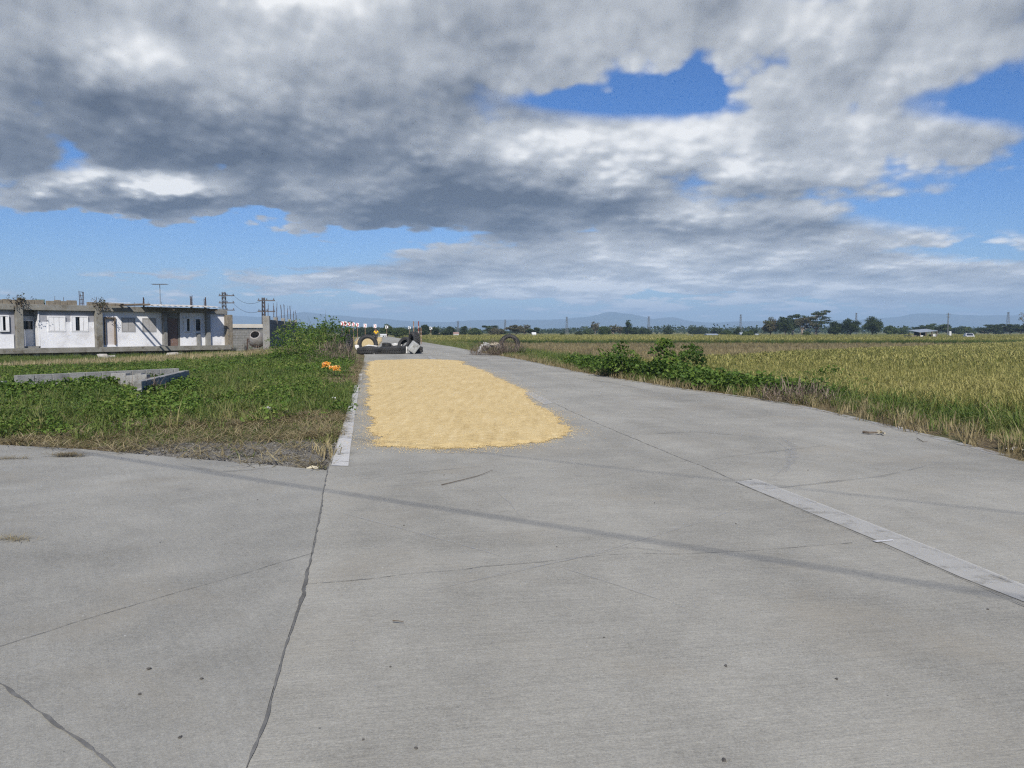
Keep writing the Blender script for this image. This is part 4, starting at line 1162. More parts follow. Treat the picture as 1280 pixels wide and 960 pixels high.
# ------------------------------------------------------------------ rider in a yellow shirt, coming along the far lane
SKIN = pmat('skin', (0.24, 0.13, 0.08), (0.20, 0.105, 0.065), 12, .6)
YEL = pmat('yellow_shirt', (0.80, 0.52, 0.02), (0.68, 0.42, 0.02), 9, .8)
BLK = pmat('black_cloth', (0.02, 0.02, 0.022), (0.035, 0.035, 0.035), 8, .8)
def skin_body(name, joints, edges, mat, parent, sub=2):
    me = bpy.data.meshes.new(name); me.from_pydata([j[0] for j in joints], edges, [])
    o = bpy.data.objects.new(name, me); COL.objects.link(o)
    o.modifiers.new('skin', 'SKIN')
    me.skin_vertices or me.attributes
    sv = me.skin_vertices[0].data if me.skin_vertices else None
    if sv is None:
        bpy.context.view_layer.objects.active = o; bpy.ops.mesh.customdata_skin_add(); sv = me.skin_vertices[0].data
    for i, j in enumerate(joints):
        r = j[1]; sv[i].radius = (r, r) if not hasattr(r, '__len__') else r
    sv[0].use_root = True
    sb = o.modifiers.new('sub', 'SUBSURF'); sb.levels = sub; sb.render_levels = sub
    dg = bpy.context.evaluated_depsgraph_get(); ev = o.evaluated_get(dg)
    nm = bpy.data.meshes.new_from_object(ev); o.modifiers.clear(); o.data = nm
    nm.materials.clear(); nm.materials.append(mat); nm.polygons.foreach_set('use_smooth', [True] * len(nm.polygons))
    if parent: o.parent = parent
    return o
q = D(470.2, 428, 104)
pe = thing('person', 'person in a yellow shirt and dark trousers riding a bicycle on the far lane', 'person', (q.x, q.y, .0), R(12))
# seated on a bicycle heading towards the camera (-Y is forward)
J = [((0, .12, .98), .13), ((0, .08, 1.16), .13), ((0, .0, 1.36), .15), ((0, -.04, 1.48), .06), ((0, -.07, 1.58), .085), ((0, -.08, 1.68), .09), ((0, -.07, 1.755), .06),
     ((.19, .0, 1.40), .06), ((.27, -.16, 1.20), .045), ((.24, -.42, 1.09), .035), ((.235, -.50, 1.07), .03),
     ((-.19, .0, 1.40), .06), ((-.27, -.16, 1.20), .045), ((-.24, -.42, 1.09), .035), ((-.235, -.50, 1.07), .03),
     ((.11, .08, .93), .10), ((.13, -.30, .80), .072), ((.11, -.14, .42), .05), ((.11, -.12, .34), .035), ((.11, -.27, .31), .035),
     ((-.11, .08, .93), .10), ((-.13, -.24, .66), .072), ((-.11, .02, .28), .05), ((-.11, .05, .20), .035), ((-.11, -.10, .17), .035)]
Eg = [(0, 1), (1, 2), (2, 3), (3, 4), (4, 5), (5, 6), (2, 7), (7, 8), (8, 9), (9, 10), (2, 11), (11, 12), (12, 13), (13, 14), (0, 15), (15, 16), (16, 17), (17, 18), (18, 19), (0, 20), (20, 21), (21, 22), (22, 23), (23, 24)]
skin_body('body', J, Eg, SKIN, pe)
up = lambda idx, add: [(J[i][0], J[i][1] + add) for i in idx]
skin_body('shirt', up([0, 1, 2, 7, 8, 11, 12], .022), [(0, 1), (1, 2), (2, 3), (3, 4), (2, 5), (5, 6)], YEL, pe)
skin_body('trousers', up([0, 15, 16, 17, 20, 21, 22], .02), [(0, 1), (1, 2), (2, 3), (0, 4), (4, 5), (5, 6)], BLK, pe)
MB().lathe([(.0, .115), (.06, .10), (.105, .04), (.11, -.03), (.085, -.06)], 14, Matrix.Translation((0, -.065, 1.70))).build('hair', BLK, pe, smooth=True)
for sx_ in (-1, 1):
    MB().lathe([(0, -.012), (.012, 0), (0, .012)], 8, Matrix.Translation((sx_ * .033, -.166, 1.68))).build('eye', SWHITE, pe)
bk = thing('bicycle', 'bicycle under the rider in the yellow shirt on the far lane', 'bicycle', (q.x, q.y, 0), R(12))
FRM = pmat('bicycle_paint', (0.05, 0.05, 0.06), (0.08, 0.07, 0.07), 6, .5)
for y in (-.52, .52):
    w = MB().lathe([(.325, -.02), (.35, 0), (.325, .02), (.305, .0)], 24, Matrix.Translation((0, y, .35)) @ Matrix.Rotation(R(90), 4, 'Y'), closed=True).build('wheel', RUBBER, bk)
    mb = MB()
    for k in range(10):
        a = k * math.pi / 5; mb.tube([(0, y, .35), (0, y + .31 * math.cos(a), .35 + .31 * math.sin(a))], .004, 4)
    mb.build('spoke', STEEL, w)
mb = MB()
for a_, b_ in (((0, -.52, .35), (0, -.40, .95)), ((0, -.42, .85), (0, .02, .30)), ((0, .02, .30), (0, .16, .82)), ((0, -.42, .85), (0, .14, .78)), ((0, .02, .30), (0, .52, .35)), ((0, .14, .76), (0, .52, .35))): mb.tube([a_, b_], .018, 6)
mb.build('frame', FRM, bk)
MB().tube([(-.26, -.48, 1.04), (-.1, -.42, 1.0), (0, -.40, .96), (.1, -.42, 1.0), (.26, -.48, 1.04)], .016, 6).build('handlebar', STEEL, bk)
MB().box((0, .16, .84), (.16, .26, .06), None, 0, .025).build('saddle', BLK, bk)

# ------------------------------------------------------------------ litter and small things near the road
def film(seed, size, mat, loc, label, name='plastic_bag', cat='plastic bag', hgt=.5, group=None):
    """crumpled sheet of plastic or paper"""
    rnd = random.Random(seed); n = 9; mb = MB(); vs = []
    for j in range(n):
        for i in range(n):
            x = (i / (n - 1) - .5) * size; y = (j / (n - 1) - .5) * size * .7
            r = math.hypot(x / size, y / size / .7) * 1.6
            vs.append((x + rnd.uniform(-.05, .05) * size, y + rnd.uniform(-.05, .05) * size, max(.004, size * hgt * max(0, 1 - r * r) * rnd.uniform(.55, 1.1))))
    mb.raw(vs, [(j * n + i, j * n + i + 1, j * n + n + i + 1, j * n + n + i) for j in range(n - 1) for i in range(n - 1)])
    o = mb.build(name, mat, loc=loc)
    return tag(o, label, cat, group)
ORG = pmat('orange_plastic', (0.66, 0.20, 0.035), (0.68, 0.44, 0.06), 9, .4, c3=(0.72, 0.66, 0.50), s3=11)
WPL = pmat('white_plastic', (0.74, 0.74, 0.75), (0.62, 0.62, 0.64), 9, .5)
def on(px, py, dz=0.0):
    q = G(px, py, 0)
    for _ in range(4): q = G(px, py, float(gz(q.x, q.y)) + dz)
    return q
for i, (px, py, s_, hz, lb) in enumerate([(408, 456.5, .27, .7, 'tall crumpled orange and yellow plastic bag in the weeds'), (414.5, 459.5, .16, .5, 'small orange plastic scrap between the two crumpled bags'), (420.5, 460.5, .26, .45, 'low crumpled orange plastic bag nearest the road edge')]):
    q = on(px, py, .36); film(200 + i, s_, ORG, q, lb, hgt=hz, group='orange litter in the weeds').rotation_euler = (R(60), 0, .3 * i)
for i, (px, py, s_, lb) in enumerate([(333, 511.5, .22, 'white plastic scrap on the dry grass of the left verge'), (417, 498, .14, 'small white scrap of litter by the weeds near the edge line'), (1124, 535.5, .12, 'white paper scrap at the right edge of the concrete'), (1267, 562, .18, 'pale bluish plastic bag in the dirt at the far right'), (391, 585.5, .12, 'pale straw coloured paper scrap at the corner of the gravel')]):
    q = on(px, py, .02); film(210 + i, s_, WPL if i != 4 else pmat('straw_paper', (0.56, 0.50, 0.36), None, 5, .8), q, lb, name='litter_scrap', cat='litter', hgt=.25)
def stick(px, rad, label, name='broken_stick', mat=None, wob=.01, z=.004, cat='stick'):
    P = [G(a, b) for a, b in px]; o0 = P[0]; rnd = random.Random(len(label)); mb = MB(); n = len(P)
    pts = [(p.x - o0.x, p.y - o0.y, rad + z + rnd.uniform(0, wob)) for p in P]
    mb.tube(pts, [rad * (1 - .6 * i / (n - 1)) for i in range(n)], 6)
    return tag(mb.build(name, mat or WOOD, loc=(o0.x, o0.y, 0)), label, cat)
stick([(1079, 542.5), (1086, 543.5), (1093, 543), (1099, 543.5)], .022, 'dark broken stick lying on the concrete near the right verge', mat=pmat('dark_bark', (0.10, 0.08, 0.06), (0.15, 0.12, 0.09), 8, .9))
stick([(1098, 543.5), (1102, 543), (1106, 545)], .03, 'pale split wood end lying beside the dark broken stick', mat=pmat('pale_wood', (0.50, 0.45, 0.34), (0.38, 0.33, 0.24), 8, .9))
stick([(552, 607), (575, 602), (597, 596), (607, 593), (616, 589)], .0045, 'thin dark twig lying on the road before the grain', name='dry_twig', mat=MATS['dark_bark'])
stick([(491, 779), (498, 780), (505, 780)], .0035, 'tiny forked twig on the bare concrete below the crack', name='dry_twig', mat=MATS['dark_bark'])
stick([(1146, 549), (1154, 553), (1160, 553)], .005, 'short dark twig near the pale edge of the right lane', name='dry_twig', mat=MATS['dark_bark'])
PEB = pmat('dark_pebble', (0.07, 0.066, 0.06), (0.11, 0.10, 0.09), 8, .9)
rnd = random.Random(77)
for i, (px, py, s_) in enumerate([(907, 833, .028), (1046, 849, .026), (905, 951, .03), (488, 834, .02), (755, 797, .018), (1235, 762, .022), (696, 684, .02), (505, 657, .022), (555, 594, .03), (818, 629, .022), (520, 936, .024), (454, 925, .018), (186, 837, .03), (252, 849, .026), (175, 868, .03), (225, 922, .03), (322, 625, .022), (200, 678, .018), (1010, 588, .03), (920, 655, .02)]):
    q = G(px, py); s_ *= .48
    tag(chunk(300 + i, (s_ * 1.3, s_, s_ * .6)).build('pebble', PEB, loc=(q.x, q.y, s_ * .28), rotz=rnd.uniform(0, 6)), 'small dark pebble lying loose on the bare grey concrete', 'pebble', 'pebbles strewn over the concrete')
# ------------------------------------------------------------------ verges, weeds, rice
def px_poly(l, z=0.0): return g2(l, z)
def fill(poly, n, seed, dens=None):
    rng = np.random.default_rng(seed)
    x0, x1 = min(p[0] for p in poly), max(p[0] for p in poly); y0, y1 = min(p[1] for p in poly), max(p[1] for p in poly)
    xs_, ys_ = [], []; got = 0
    for _ in range(40):
        x = rng.uniform(x0, x1, n); y = rng.uniform(y0, y1, n)
        k = inside(poly, x, y) & ~paved(x, y)
        if dens is not None: k &= rng.random(n) < dens(x, y)
        xs_.append(x[k]); ys_.append(y[k]); got += k.sum()
        if got >= n: break
    return np.concatenate(xs_)[:n], np.concatenate(ys_)[:n]
def on_ground(x, y, dz=-.02): return np.stack([x, y, gz(x, y) + dz], -1)

GREEN = leafmat('broad_leaf', [(0, (0.045, 0.085, 0.016)), (0.40, (0.098, 0.170, 0.028)), (0.75, (0.170, 0.245, 0.046)), (1, (0.27, 0.28, 0.085))], .38)
GRASS = leafmat('grass_blade', [(0, (0.060, 0.105, 0.020)), (0.4, (0.120, 0.178, 0.036)), (0.75, (0.22, 0.235, 0.075)), (1, (0.37, 0.31, 0.15))], .38)
DRY = leafmat('dry_grass', [(0, (0.15, 0.12, 0.065)), (0.4, (0.28, 0.225, 0.115)), (0.8, (0.42, 0.35, 0.19)), (1, (0.54, 0.47, 0.30))], .3)
RICE = leafmat('rice_leaf', [(0, (0.135, 0.175, 0.040)), (0.5, (0.235, 0.250, 0.060)), (1, (0.33, 0.315, 0.095))], .42)
PAN = leafmat('rice_panicle', [(0, (0.255, 0.24, 0.07)), (0.5, (0.34, 0.31, 0.10)), (1, (0.43, 0.38, 0.14))], .3)

P_LEAF = [leafy(i, 34, .27, .34, .068, up=.8) for i in range(5)]
P_VINE = [leafy(20 + i, 30, .32, .15, .060, up=1.1) for i in range(4)]
P_TUFT = [tuft(30 + i, 16, .34, .07, .011, (.1, .8), (.3, 1.1)) for i in range(5)]
P_SHORT = [tuft(40 + i, 14, .13, .09, .009, (.3, 1.2), (.2, .8)) for i in range(4)]
P_STRAW = [tuft(50 + i, 9, .26, .12, .008, (1.05, 1.5), (.02, .25)) for i in range(4)]
P_TALL = [tuft(60 + i, 18, .75, .10, .014, (.05, .6), (.3, 1.3)) for i in range(4)]
P_RICE = [tuft(70 + i, 18, .74, .10, .008, (.03, .28), (.15, .8), heads=4) for i in range(6)]
P_RICEF = [tuft(80 + i, 14, .80, .28, .026, (.03, .35), (.15, .8), heads=4) for i in range(4)]
P_STUB = [tuft(90 + i, 9, .22, .10, .012, (.05, .5), (0, .3)) for i in range(4)]

# ---- left plot: broad leaved weeds, mown straw near the concrete
LPOLY = SIDE_EDGE + [(-11.5, 13.5), (-24, 20), (-26, 34)] + g2([(300, 449), (345, 447), (395, 447), (432, 446), (447, 447)]) + [(p[0] - .05, p[1]) for p in LEFT_EDGE[:2][::-1]]
def dl_edge(x, y): return dist(SIDE_EDGE + LEFT_EDGE, x, y)
def lush(x, y):
    e = dl_edge(x, y); side = dist(SIDE_EDGE, x, y); rt = dist(LEFT_EDGE, x, y)
    near = np.minimum(side, rt * 2.0)
    # the mown corner beside the gravel
    c = np.hypot((x - CORNER.x) / 4.6, (y - CORNER.y) / 5.4)
    a = sm(near + 1.4 * (fbm(x, y, 2.3, 31) - .5), 1.6, 3.3) * sm(c + .5 * (fbm(x, y, 1.5, 3) - .5), .75, 1.35)
    left = sm(-x, 5.2, 7.0)
    return sm(rt, .4, .95) * np.maximum(a, left * sm(side + .8 * (fbm(x, y, 1.2, 33) - .5), .5, 1.4))
def hq(x, y): return (x - B0.x) * BN.x + (y - B0.y) * BN.y
x, y = fill(LPOLY, 6200, 1, lambda x, y: lush(x, y) * np.clip(sm(hq(x, y), 21.5, 23.5) + sm(x, -13, -11), 0, 1) * (.06 + .94 * sm(fbm(x, y, 1.3, 9), .36, .54)))
n_ = len(x); ht = .55 + .9 * fbm(x, y, 1.7, 12)
tn = .52 + .9 * (fbm(x, y, 1.8, 21) - .5) + RNG.normal(0, .13, n_)
ih = RNG.random(n_) < .45
idx = np.where(ih, RNG.integers(0, 5, n_), 5 + RNG.integers(0, 4, n_))
w_ = scatter('leafy_weeds', P_LEAF + P_VINE, on_ground(x, y), ht, tn, GREEN, idx=idx, tilt=.15, seed=2)
tag(w_, 'lush green broad leaved weeds covering the plot left of the road', 'weeds', kind='stuff')
x, y = fill(LPOLY, 20000, 4, lambda x, y: (.42 + .40 * (1 - lush(x, y))) * sm(dl_edge(x, y), .05, .5) * (1 - .93 * np.exp(-(((x - CORNER.x + 1.0) / 2.0) ** 4 + ((y - CORNER.y - .7) / 1.35) ** 4))))
n_ = len(x); lu = lush(x, y)
idx = np.where(RNG.random(n_) < lu * .9, RNG.integers(0, 5, n_), 5 + RNG.integers(0, 4, n_))
tn = np.where(lu > .5, .48, .56) + .45 * (fbm(x, y, 1.3, 41) - .5) + RNG.normal(0, .12, n_)
w_ = scatter('verge_grass', P_TUFT + P_SHORT, on_ground(x, y), RNG.uniform(.6, 1.25, n_), tn, GRASS, idx=idx, tilt=.2, seed=5)
tag(w_, 'patchy green and yellowing grass on the left verge', 'grass', kind='stuff')
x, y = fill(LPOLY, 13000, 6, lambda x, y: (.12 + .8 * (1 - lush(x, y))) * (.25 + .75 * sm(fbm(x, y, .9, 51), .40, .6)) * (1 - .50 * np.exp(-(((x - CORNER.x + 1.0) / 1.9) ** 4 + ((y - CORNER.y - .7) / 1.25) ** 4))))
n_ = len(x)
w_ = scatter('mown_straw', P_STRAW, on_ground(x, y, .015), RNG.uniform(.7, 1.4, n_), .45 + RNG.normal(0, .22, n_), DRY, tilt=.1, seed=7)
tag(w_, 'dry mown straw lying over the left verge and the gravel corner', 'straw', kind='stuff')
x, y = fill(LPOLY, 420, 33, lambda x, y: lush(x, y) * sm(fbm(x, y, 2.6, 35), .45, .6))
w_ = scatter('tall_weeds', P_TALL, on_ground(x, y), RNG.uniform(.5, .95, len(x)), .5 + RNG.normal(0, .22, len(x)), GRASS, tilt=.25, seed=34)
tag(w_, 'taller grassy weeds standing up out of the plot left of the road', 'weeds', kind='stuff')
# rank growth that half buries the foundation wall
rr = np.random.default_rng(91); fx = rr.uniform(0, 1, 420); fa = np.where(rr.random(420) < .55, 0, 1)
x = np.where(fa == 0, pA.x + (pB.x - pA.x) * fx, pC.x + (pD.x - pC.x) * fx) + rr.normal(.15, .25, 420) * (fa == 1) + rr.normal(0, .2, 420) * (fa == 0); y = np.where(fa == 0, pA.y + (pB.y - pA.y) * fx - rr.uniform(.35, 1.2, 420), pC.y + (pD.y - pC.y) * fx - rr.uniform(.25, .6, 420))
w_ = scatter('rank_weeds', P_LEAF, on_ground(x, y), rr.uniform(.8, 1.3, 420), .42 + rr.normal(0, .15, 420), GREEN, tilt=.2, seed=92)
tag(w_, 'taller green weeds growing up against the low foundation wall', 'weeds', kind='stuff')
# gravel stones at the corner
x = RNG.normal(CORNER.x - .9, 1.1, 4200); y = RNG.normal(CORNER.y + .75, .75, 4200); k = ~paved(x, y); x, y = x[k], y[k]
st_v = []
for s in range(4):
    c_ = chunk(500 + s, (.03, .024, .018)); vv = np.array(c_.v); T = []
    for f in c_.f:
        for i in range(1, len(f) - 1): T.append((vv[f[0]], vv[f[i]], vv[f[i + 1]]))
    st_v.append(proto(T, [0] * len(T), [0] * len(T)))
STONE = leafmat('gravel_stone', [(0, (0.10, 0.095, 0.085)), (.5, (0.22, 0.21, 0.19)), (1, (0.40, 0.38, 0.35))], 0.0, .9)
w_ = scatter('gravel', st_v, on_ground(x, y, .005), RNG.uniform(.3, 1.0, len(x)) ** 1.6, .6 * RNG.random(len(x)), STONE, seed=8)
tag(w_, 'loose grey gravel at the corner of the side road', 'gravel', kind='stuff')
# paddy stubble and grass before the house
HP = [(-30, 20.5), (-34, 26), (-34, 47), (-22.5, 60.5), (-12.5, 58), (-11.2, 46), (-9.5, 30), (-11, 23.5), (-14, 19.5)]
x, y = fill(HP, 13000, 11, lambda x, y: .35 + .65 * sm(fbm(x, y, 4, 61), .35, .6))
n_ = len(x); q_ = (x * BD.x + y * BD.y, (x - B0.x) * BN.x + (y - B0.y) * BN.y)
strw = (q_[1] > 14) & (q_[1] < 24)
tn = np.where(strw, .97, .40) + RNG.normal(0, .1, n_)
w_ = scatter('plot_grass', P_TUFT, on_ground(x, y), np.where(strw, .85, RNG.uniform(.7, 1.3, n_)), tn, GRASS, tilt=.15, seed=12)
tag(w_, 'green and straw coloured grass between the foundation wall and the row house', 'grass', kind='stuff')

x, y = fill(HP, 5200, 31, lambda x, y: (hq(x, y) > 15.5) & (hq(x, y) < 22.5) & (x > -34))
w_ = scatter('paddy_straw', P_STUB, on_ground(x, y), RNG.uniform(1.3, 2.2, len(x)), .62 + RNG.normal(0, .15, len(x)), DRY, tilt=.2, seed=32)
tag(w_, 'strip of straw coloured paddy stubble behind the foundation wall', 'stubble', kind='stuff')
# ---- right verge
def road_right(y): return np.interp(y, [p[1] for p in RVERGE], [p[0] for p in RVERGE])
RPOLY = [(p[0] + .02, p[1]) for p in RIGHT_EDGE[:-3]] + [(p[0] + 5.2, p[1] + 1.0) for p in RIGHT_EDGE[:-3][::-1]] + [(11.5, 8.0)]
def dr_(x, y): return dist(RVERGE, x, y)
x, y = fill(RPOLY, 10000, 13, lambda x, y: sm(dr_(x, y), .15, .9) * (.3 + .7 * sm(fbm(x, y, 1.6, 71), .35, .6)))
n_ = len(x); d_ = dr_(x, y); far_ = sm(d_, .8, 2.4)
idx = np.where(RNG.random(n_) < far_ * .5, 5 + RNG.integers(0, 4, n_), RNG.integers(0, 5, n_))
tn = .52 - .10 * far_ + .7 * (fbm(x, y, 2.4, 73) - .5) + RNG.normal(0, .12, n_)
w_ = scatter('roadside_grass', P_TUFT + P_TALL, on_ground(x, y), RNG.uniform(.7, 1.25, n_), tn, GRASS, idx=idx, tilt=.22, seed=14)
tag(w_, 'tall mixed green and straw coloured grass along the right edge of the road', 'grass', kind='stuff')
x, y = fill(RPOLY, 3900, 15, lambda x, y: np.exp(-((dr_(x, y) - .45) / .75) ** 2) * (.3 + .7 * vnoise(x, y, 1.1, 5)) + .35 * sm(fbm(x, y, 1.8, 77), .52, .65))
n_ = len(x)
w_ = scatter('roadside_straw', P_STRAW + P_STUB, on_ground(x, y, .01), RNG.uniform(.6, 1.3, n_), .38 + RNG.normal(0, .2, n_), DRY, tilt=.25, seed=16)
tag(w_, 'brown and straw coloured dead grass lying along the right edge of the road', 'straw', kind='stuff')
# broad leaved weeds of the right verge, in the belt between the bushes
BELT = g2([(690, 462), (735, 452), (800, 455), (880, 462), (960, 466), (1050, 467), (1085, 476), (1085, 492), (1010, 497), (940, 491), (880, 486), (800, 478), (735, 468)])
x, y = fill(BELT, 3400, 17, lambda x, y: sm(fbm(x, y, 1.5, 81), .22, .42) * sm(dr_(x, y), .5, 1.3))
n_ = len(x)
w_ = scatter('roadside_weeds', P_LEAF, on_ground(x, y), RNG.uniform(1.1, 1.9, n_), .42 + RNG.normal(0, .14, n_), GREEN, tilt=.15, seed=18)
tag(w_, 'low belt of green broad leaved weeds between the bushes and the right edge', 'weeds', kind='stuff')
# ---- rice: near field, mown strip, far field
def cull(x, y, m=.80): return np.abs(x) < m * y + 3
def field(y0, y1, n, seed, xl, xr, dens=None):
    rng = np.random.default_rng(seed)
    y = y0 + (y1 - y0) * rng.random(n * 3) ** 1.15; x = rng.uniform(-1, 1, n * 3) * (.78 * y + 3)
    k = (x > xl(y)) & (x < xr(y))
    if dens is not None: k &= rng.random(len(x)) < dens(x, y)
    return x[k][:n], y[k][:n]
VERGE_R = lambda y: road_right(y) + 3.9 + 1.2 * (vnoise(y, y * 0, 3.0, 4) - .5)
def near_edge(x, y):
    """far rim of the standing rice: it runs from the bushes out to the right"""
    return 38 + np.clip((x - 4) * 1.05, 0, 70) + 6 * (fbm(x, y, 12, 91) - .5)
x, y = field(11, 100, 58000, 19, VERGE_R, lambda y: y * 0 + 200, lambda x, y: (y < near_edge(x, y)) * (.35 + .65 * np.exp(-(y - 10) / 26)))
n_ = len(x); tn = .5 + .9 * (fbm(x, y, 7, 93) - .5) + RNG.normal(0, .13, n_)
big = sm(y, 30, 60)
idx = np.where(RNG.random(n_) < big, 6 + RNG.integers(0, 4, n_), RNG.integers(0, 6, n_))
w_ = scatter('rice_field', P_RICE + P_RICEF, on_ground(x, y), RNG.uniform(.90, 1.03, n_), tn, [RICE, PAN], idx=idx, tilt=.1, seed=20)
tag(w_, 'ripening yellow green rice standing right of the road', 'rice field', kind='stuff')
x, y = field(40, 116, 16000, 21, VERGE_R, lambda y: y * 0 + 260, lambda x, y: (y > near_edge(x, y) - 2) * .9)
n_ = len(x)
w_ = scatter('rice_stubble', P_STUB, on_ground(x, y), RNG.uniform(1.0, 2.3, n_), .28 + .5 * (fbm(x, y, 9, 95) - .5) + RNG.normal(0, .12, n_), DRY, tilt=.2, seed=22)
tag(w_, 'brown rice stubble of the mown strip beyond the bushes', 'stubble', kind='stuff')
def farx(y): return np.where(y < 130, road_right(y) + 3, road_right(y) + 3)
x, y = field(118, 262, 30000, 23, farx, lambda y: y * 0 + 260)
n_ = len(x)
w_ = scatter('far_rice_field', P_RICEF, on_ground(x, y), RNG.uniform(.9, 1.3, n_), .42 + .6 * (fbm(x, y, 30, 97) - .5) + RNG.normal(0, .1, n_), [RICE, PAN], tilt=.1, seed=24)
tag(w_, 'distant band of yellow green rice below the tree line', 'rice field', kind='stuff')
# green dikes between the fields
rng = np.random.default_rng(25); X = []; Y = []
for yy, a_, b_, m in ((117, -8, 110, 2600), (196, 20, 170, 1500), (48, 4, 5, 10)):
    X.append(rng.uniform(a_, b_, m)); Y.append(yy + rng.normal(0, .7, m) + 1.5 * np.sin(X[-1] * .05))
x, y = np.concatenate(X), np.concatenate(Y); n_ = len(x)
w_ = scatter('dike_grass', P_TALL, on_ground(x, y), RNG.uniform(.8, 1.5, n_), .18 + RNG.normal(0, .1, n_), GRASS, tilt=.2, seed=26)
tag(w_, 'dark green grass growing on the dikes between the rice fields', 'grass', kind='stuff')
# rough ground beyond the barrier, left of the far lane and along it
FL = [(-14, 62), (-21, 105), (-36, 170), (-60, 260), (-190, 260), (-100, 140), (-45, 72), (-24, 62)]
x, y = fill(FL, 9000, 27)
n_ = len(x)
w_ = scatter('rough_grass', P_TALL, on_ground(x, y), RNG.uniform(.9, 1.6, n_), .40 + .5 * (fbm(x, y, 18, 99) - .5) + RNG.normal(0, .12, n_), GRASS, tilt=.2, seed=28)
tag(w_, 'rough green and dry grass left of the far lane beyond the barrier', 'grass', kind='stuff')
FR = [(p[0] + .1, p[1]) for p in RIGHT_EDGE[8:12]] + [(p[0] + 7, p[1]) for p in RIGHT_EDGE[8:12][::-1]]
x, y = fill(FR, 4000, 29)
n_ = len(x)
w_ = scatter('far_verge_grass', P_TUFT + P_TALL, on_ground(x, y), RNG.uniform(.6, 1.2, n_), .72 + .5 * (fbm(x, y, 6, 98) - .5) + RNG.normal(0, .1, n_), GRASS, tilt=.2, seed=30)
tag(w_, 'brownish dry grass along the right edge of the far lane', 'grass', kind='stuff')

# ------------------------------------------------------------------ single bushes, plants and brush heaps
STEM = pmat('green_stem', (0.10, 0.11, 0.05), (0.14, 0.12, 0.07), 8, .9)
DSTEM = pmat('dry_stem', (0.40, 0.33, 0.20), (0.28, 0.22, 0.13), 8, .9)
def bush(name, label, cat, x, y, rx, h, nl, size, mat, seed, tint=.35, stems=6, lean=(0, 0), asp=.6, group=None, clumps=26, smat=None, drop=0.0):
    rnd = random.Random(seed); rng = np.random.default_rng(seed); z0 = float(gz(x, y)) - .02
    t_ = thing(name, label, cat, (x, y, z0), 0, group)
    mb = MB(); cl = []
    for i in range(clumps):
        a = rnd.uniform(0, 6.28); rr = rx * math.sqrt(rnd.random()); z = h * (.18 + .82 * rnd.random() ** .8) * (1 - .55 * (rr / rx) ** 2)
        cl.append((rr * math.cos(a) + lean[0] * z, rr * math.sin(a) + lean[1] * z, z))
    for i in range(stems):
        c = cl[i]; mb.tube([(rnd.uniform(-.06, .06), rnd.uniform(-.06, .06), -.05), (c[0] * .4, c[1] * .4, c[2] * .55), (c[0], c[1], c[2])], [.02, .014, .006], 5)
    mb.build('stem', smat or STEM, t_)
    pr = [leafy(seed * 7 + k, max(8, int(nl * 1.9) // clumps), .46 * rx, .50 * rx, size, .0, asp, .5) for k in range(4)]
    pts = np.array(cl) - np.array([0, 0, .12 * rx]); n = len(cl)
    scatter('foliage', pr, pts, rng.uniform(.7, 1.3, n), tint + rng.normal(0, .16, n), mat, parent=t_, tilt=.3, seed=seed)
    return t_
def at_px(px, py): q = on(px, py); return q.x, q.y
for i, (px, py, rx, h, nl, sz, tn, lb) in enumerate([
    (782, 474, .60, 1.10, 520, .12, .30, 'dense dark green bush, leftmost of the three tall bushes by the road'),
    (837, 478, .46, 1.42, 460, .12, .30, 'upright leafy bush in the middle of the three tall bushes by the road'),
    (868, 480, .55, 1.58, 520, .13, .22, 'tallest dark bush with drooping leaves, rightmost of the three by the road'),
    (770, 472, .60, .70, 320, .10, .40, 'low spreading green bush left of the dense dark bush'),
    (741, 466, .55, .62, 240, .10, .38, 'small green bush nearest the mown strip on the left of the bush row'),
    (925, 487, .60, .62, 300, .09, .36, 'low green bush just right of the tallest dark bush'),
    (1040, 489, .85, .70, 420, .09, .32, 'wide low green bush before the standing rice'),
    (985, 487, .70, .60, 300, .09, .40, 'low bright green bush left of the wide low bush'),
    (719, 459, .5, .55, 160, .09, .45, 'small greyish green bush at the start of the bush row')]):
    X_, Y_ = at_px(px, py); bush('bush', lb, 'bush', X_, Y_ + .6, rx, h, nl, sz, GREEN, 600 + i, tn, group='bushes along the right verge')
# plants at the wall
for i, (px, py, Y, rx, h, nl, sz, mt, tn, lb) in enumerate([
    (362, 445, 38, .95, 2.05, 640, .10, 'G', .55, 'light green shrub growing against the tall block wall'),
    (352, 449, 36, .6, 1.2, 300, .09, 'G', .45, 'small shrub at the foot of the tall block wall end'),
    (378, 448, 37, .9, 1.6, 460, .09, 'G', .5, 'yellowish green shrub between the wall and the dark clump'),
    (400, 443, 42, 1.25, 2.3, 900, .12, 'G', .22, 'big dark green clump right of the tall block wall'),
    (409, 441, 44, .8, 1.5, 380, .12, 'G', .25, 'dark green shrub just left of the leaning tyre'),
    (388, 452, 33, .8, .9, 300, .08, 'G', .42, 'low green shrub behind the orange plastic bags'),
    (422, 462, 25, .50, .50, 200, .07, 'G', .36, 'small green shrub beside the orange bag near the road')]):
    q = D(px, py, Y); bush('shrub', lb, 'shrub', q.x, q.y, rx, h, nl, sz, GREEN, 640 + i, tn, group='shrubs by the block wall')
DRYL = leafmat('dead_leaf', [(0, (0.10, 0.075, 0.055)), (.5, (0.19, 0.145, 0.11)), (1, (0.30, 0.24, 0.18))], .15)
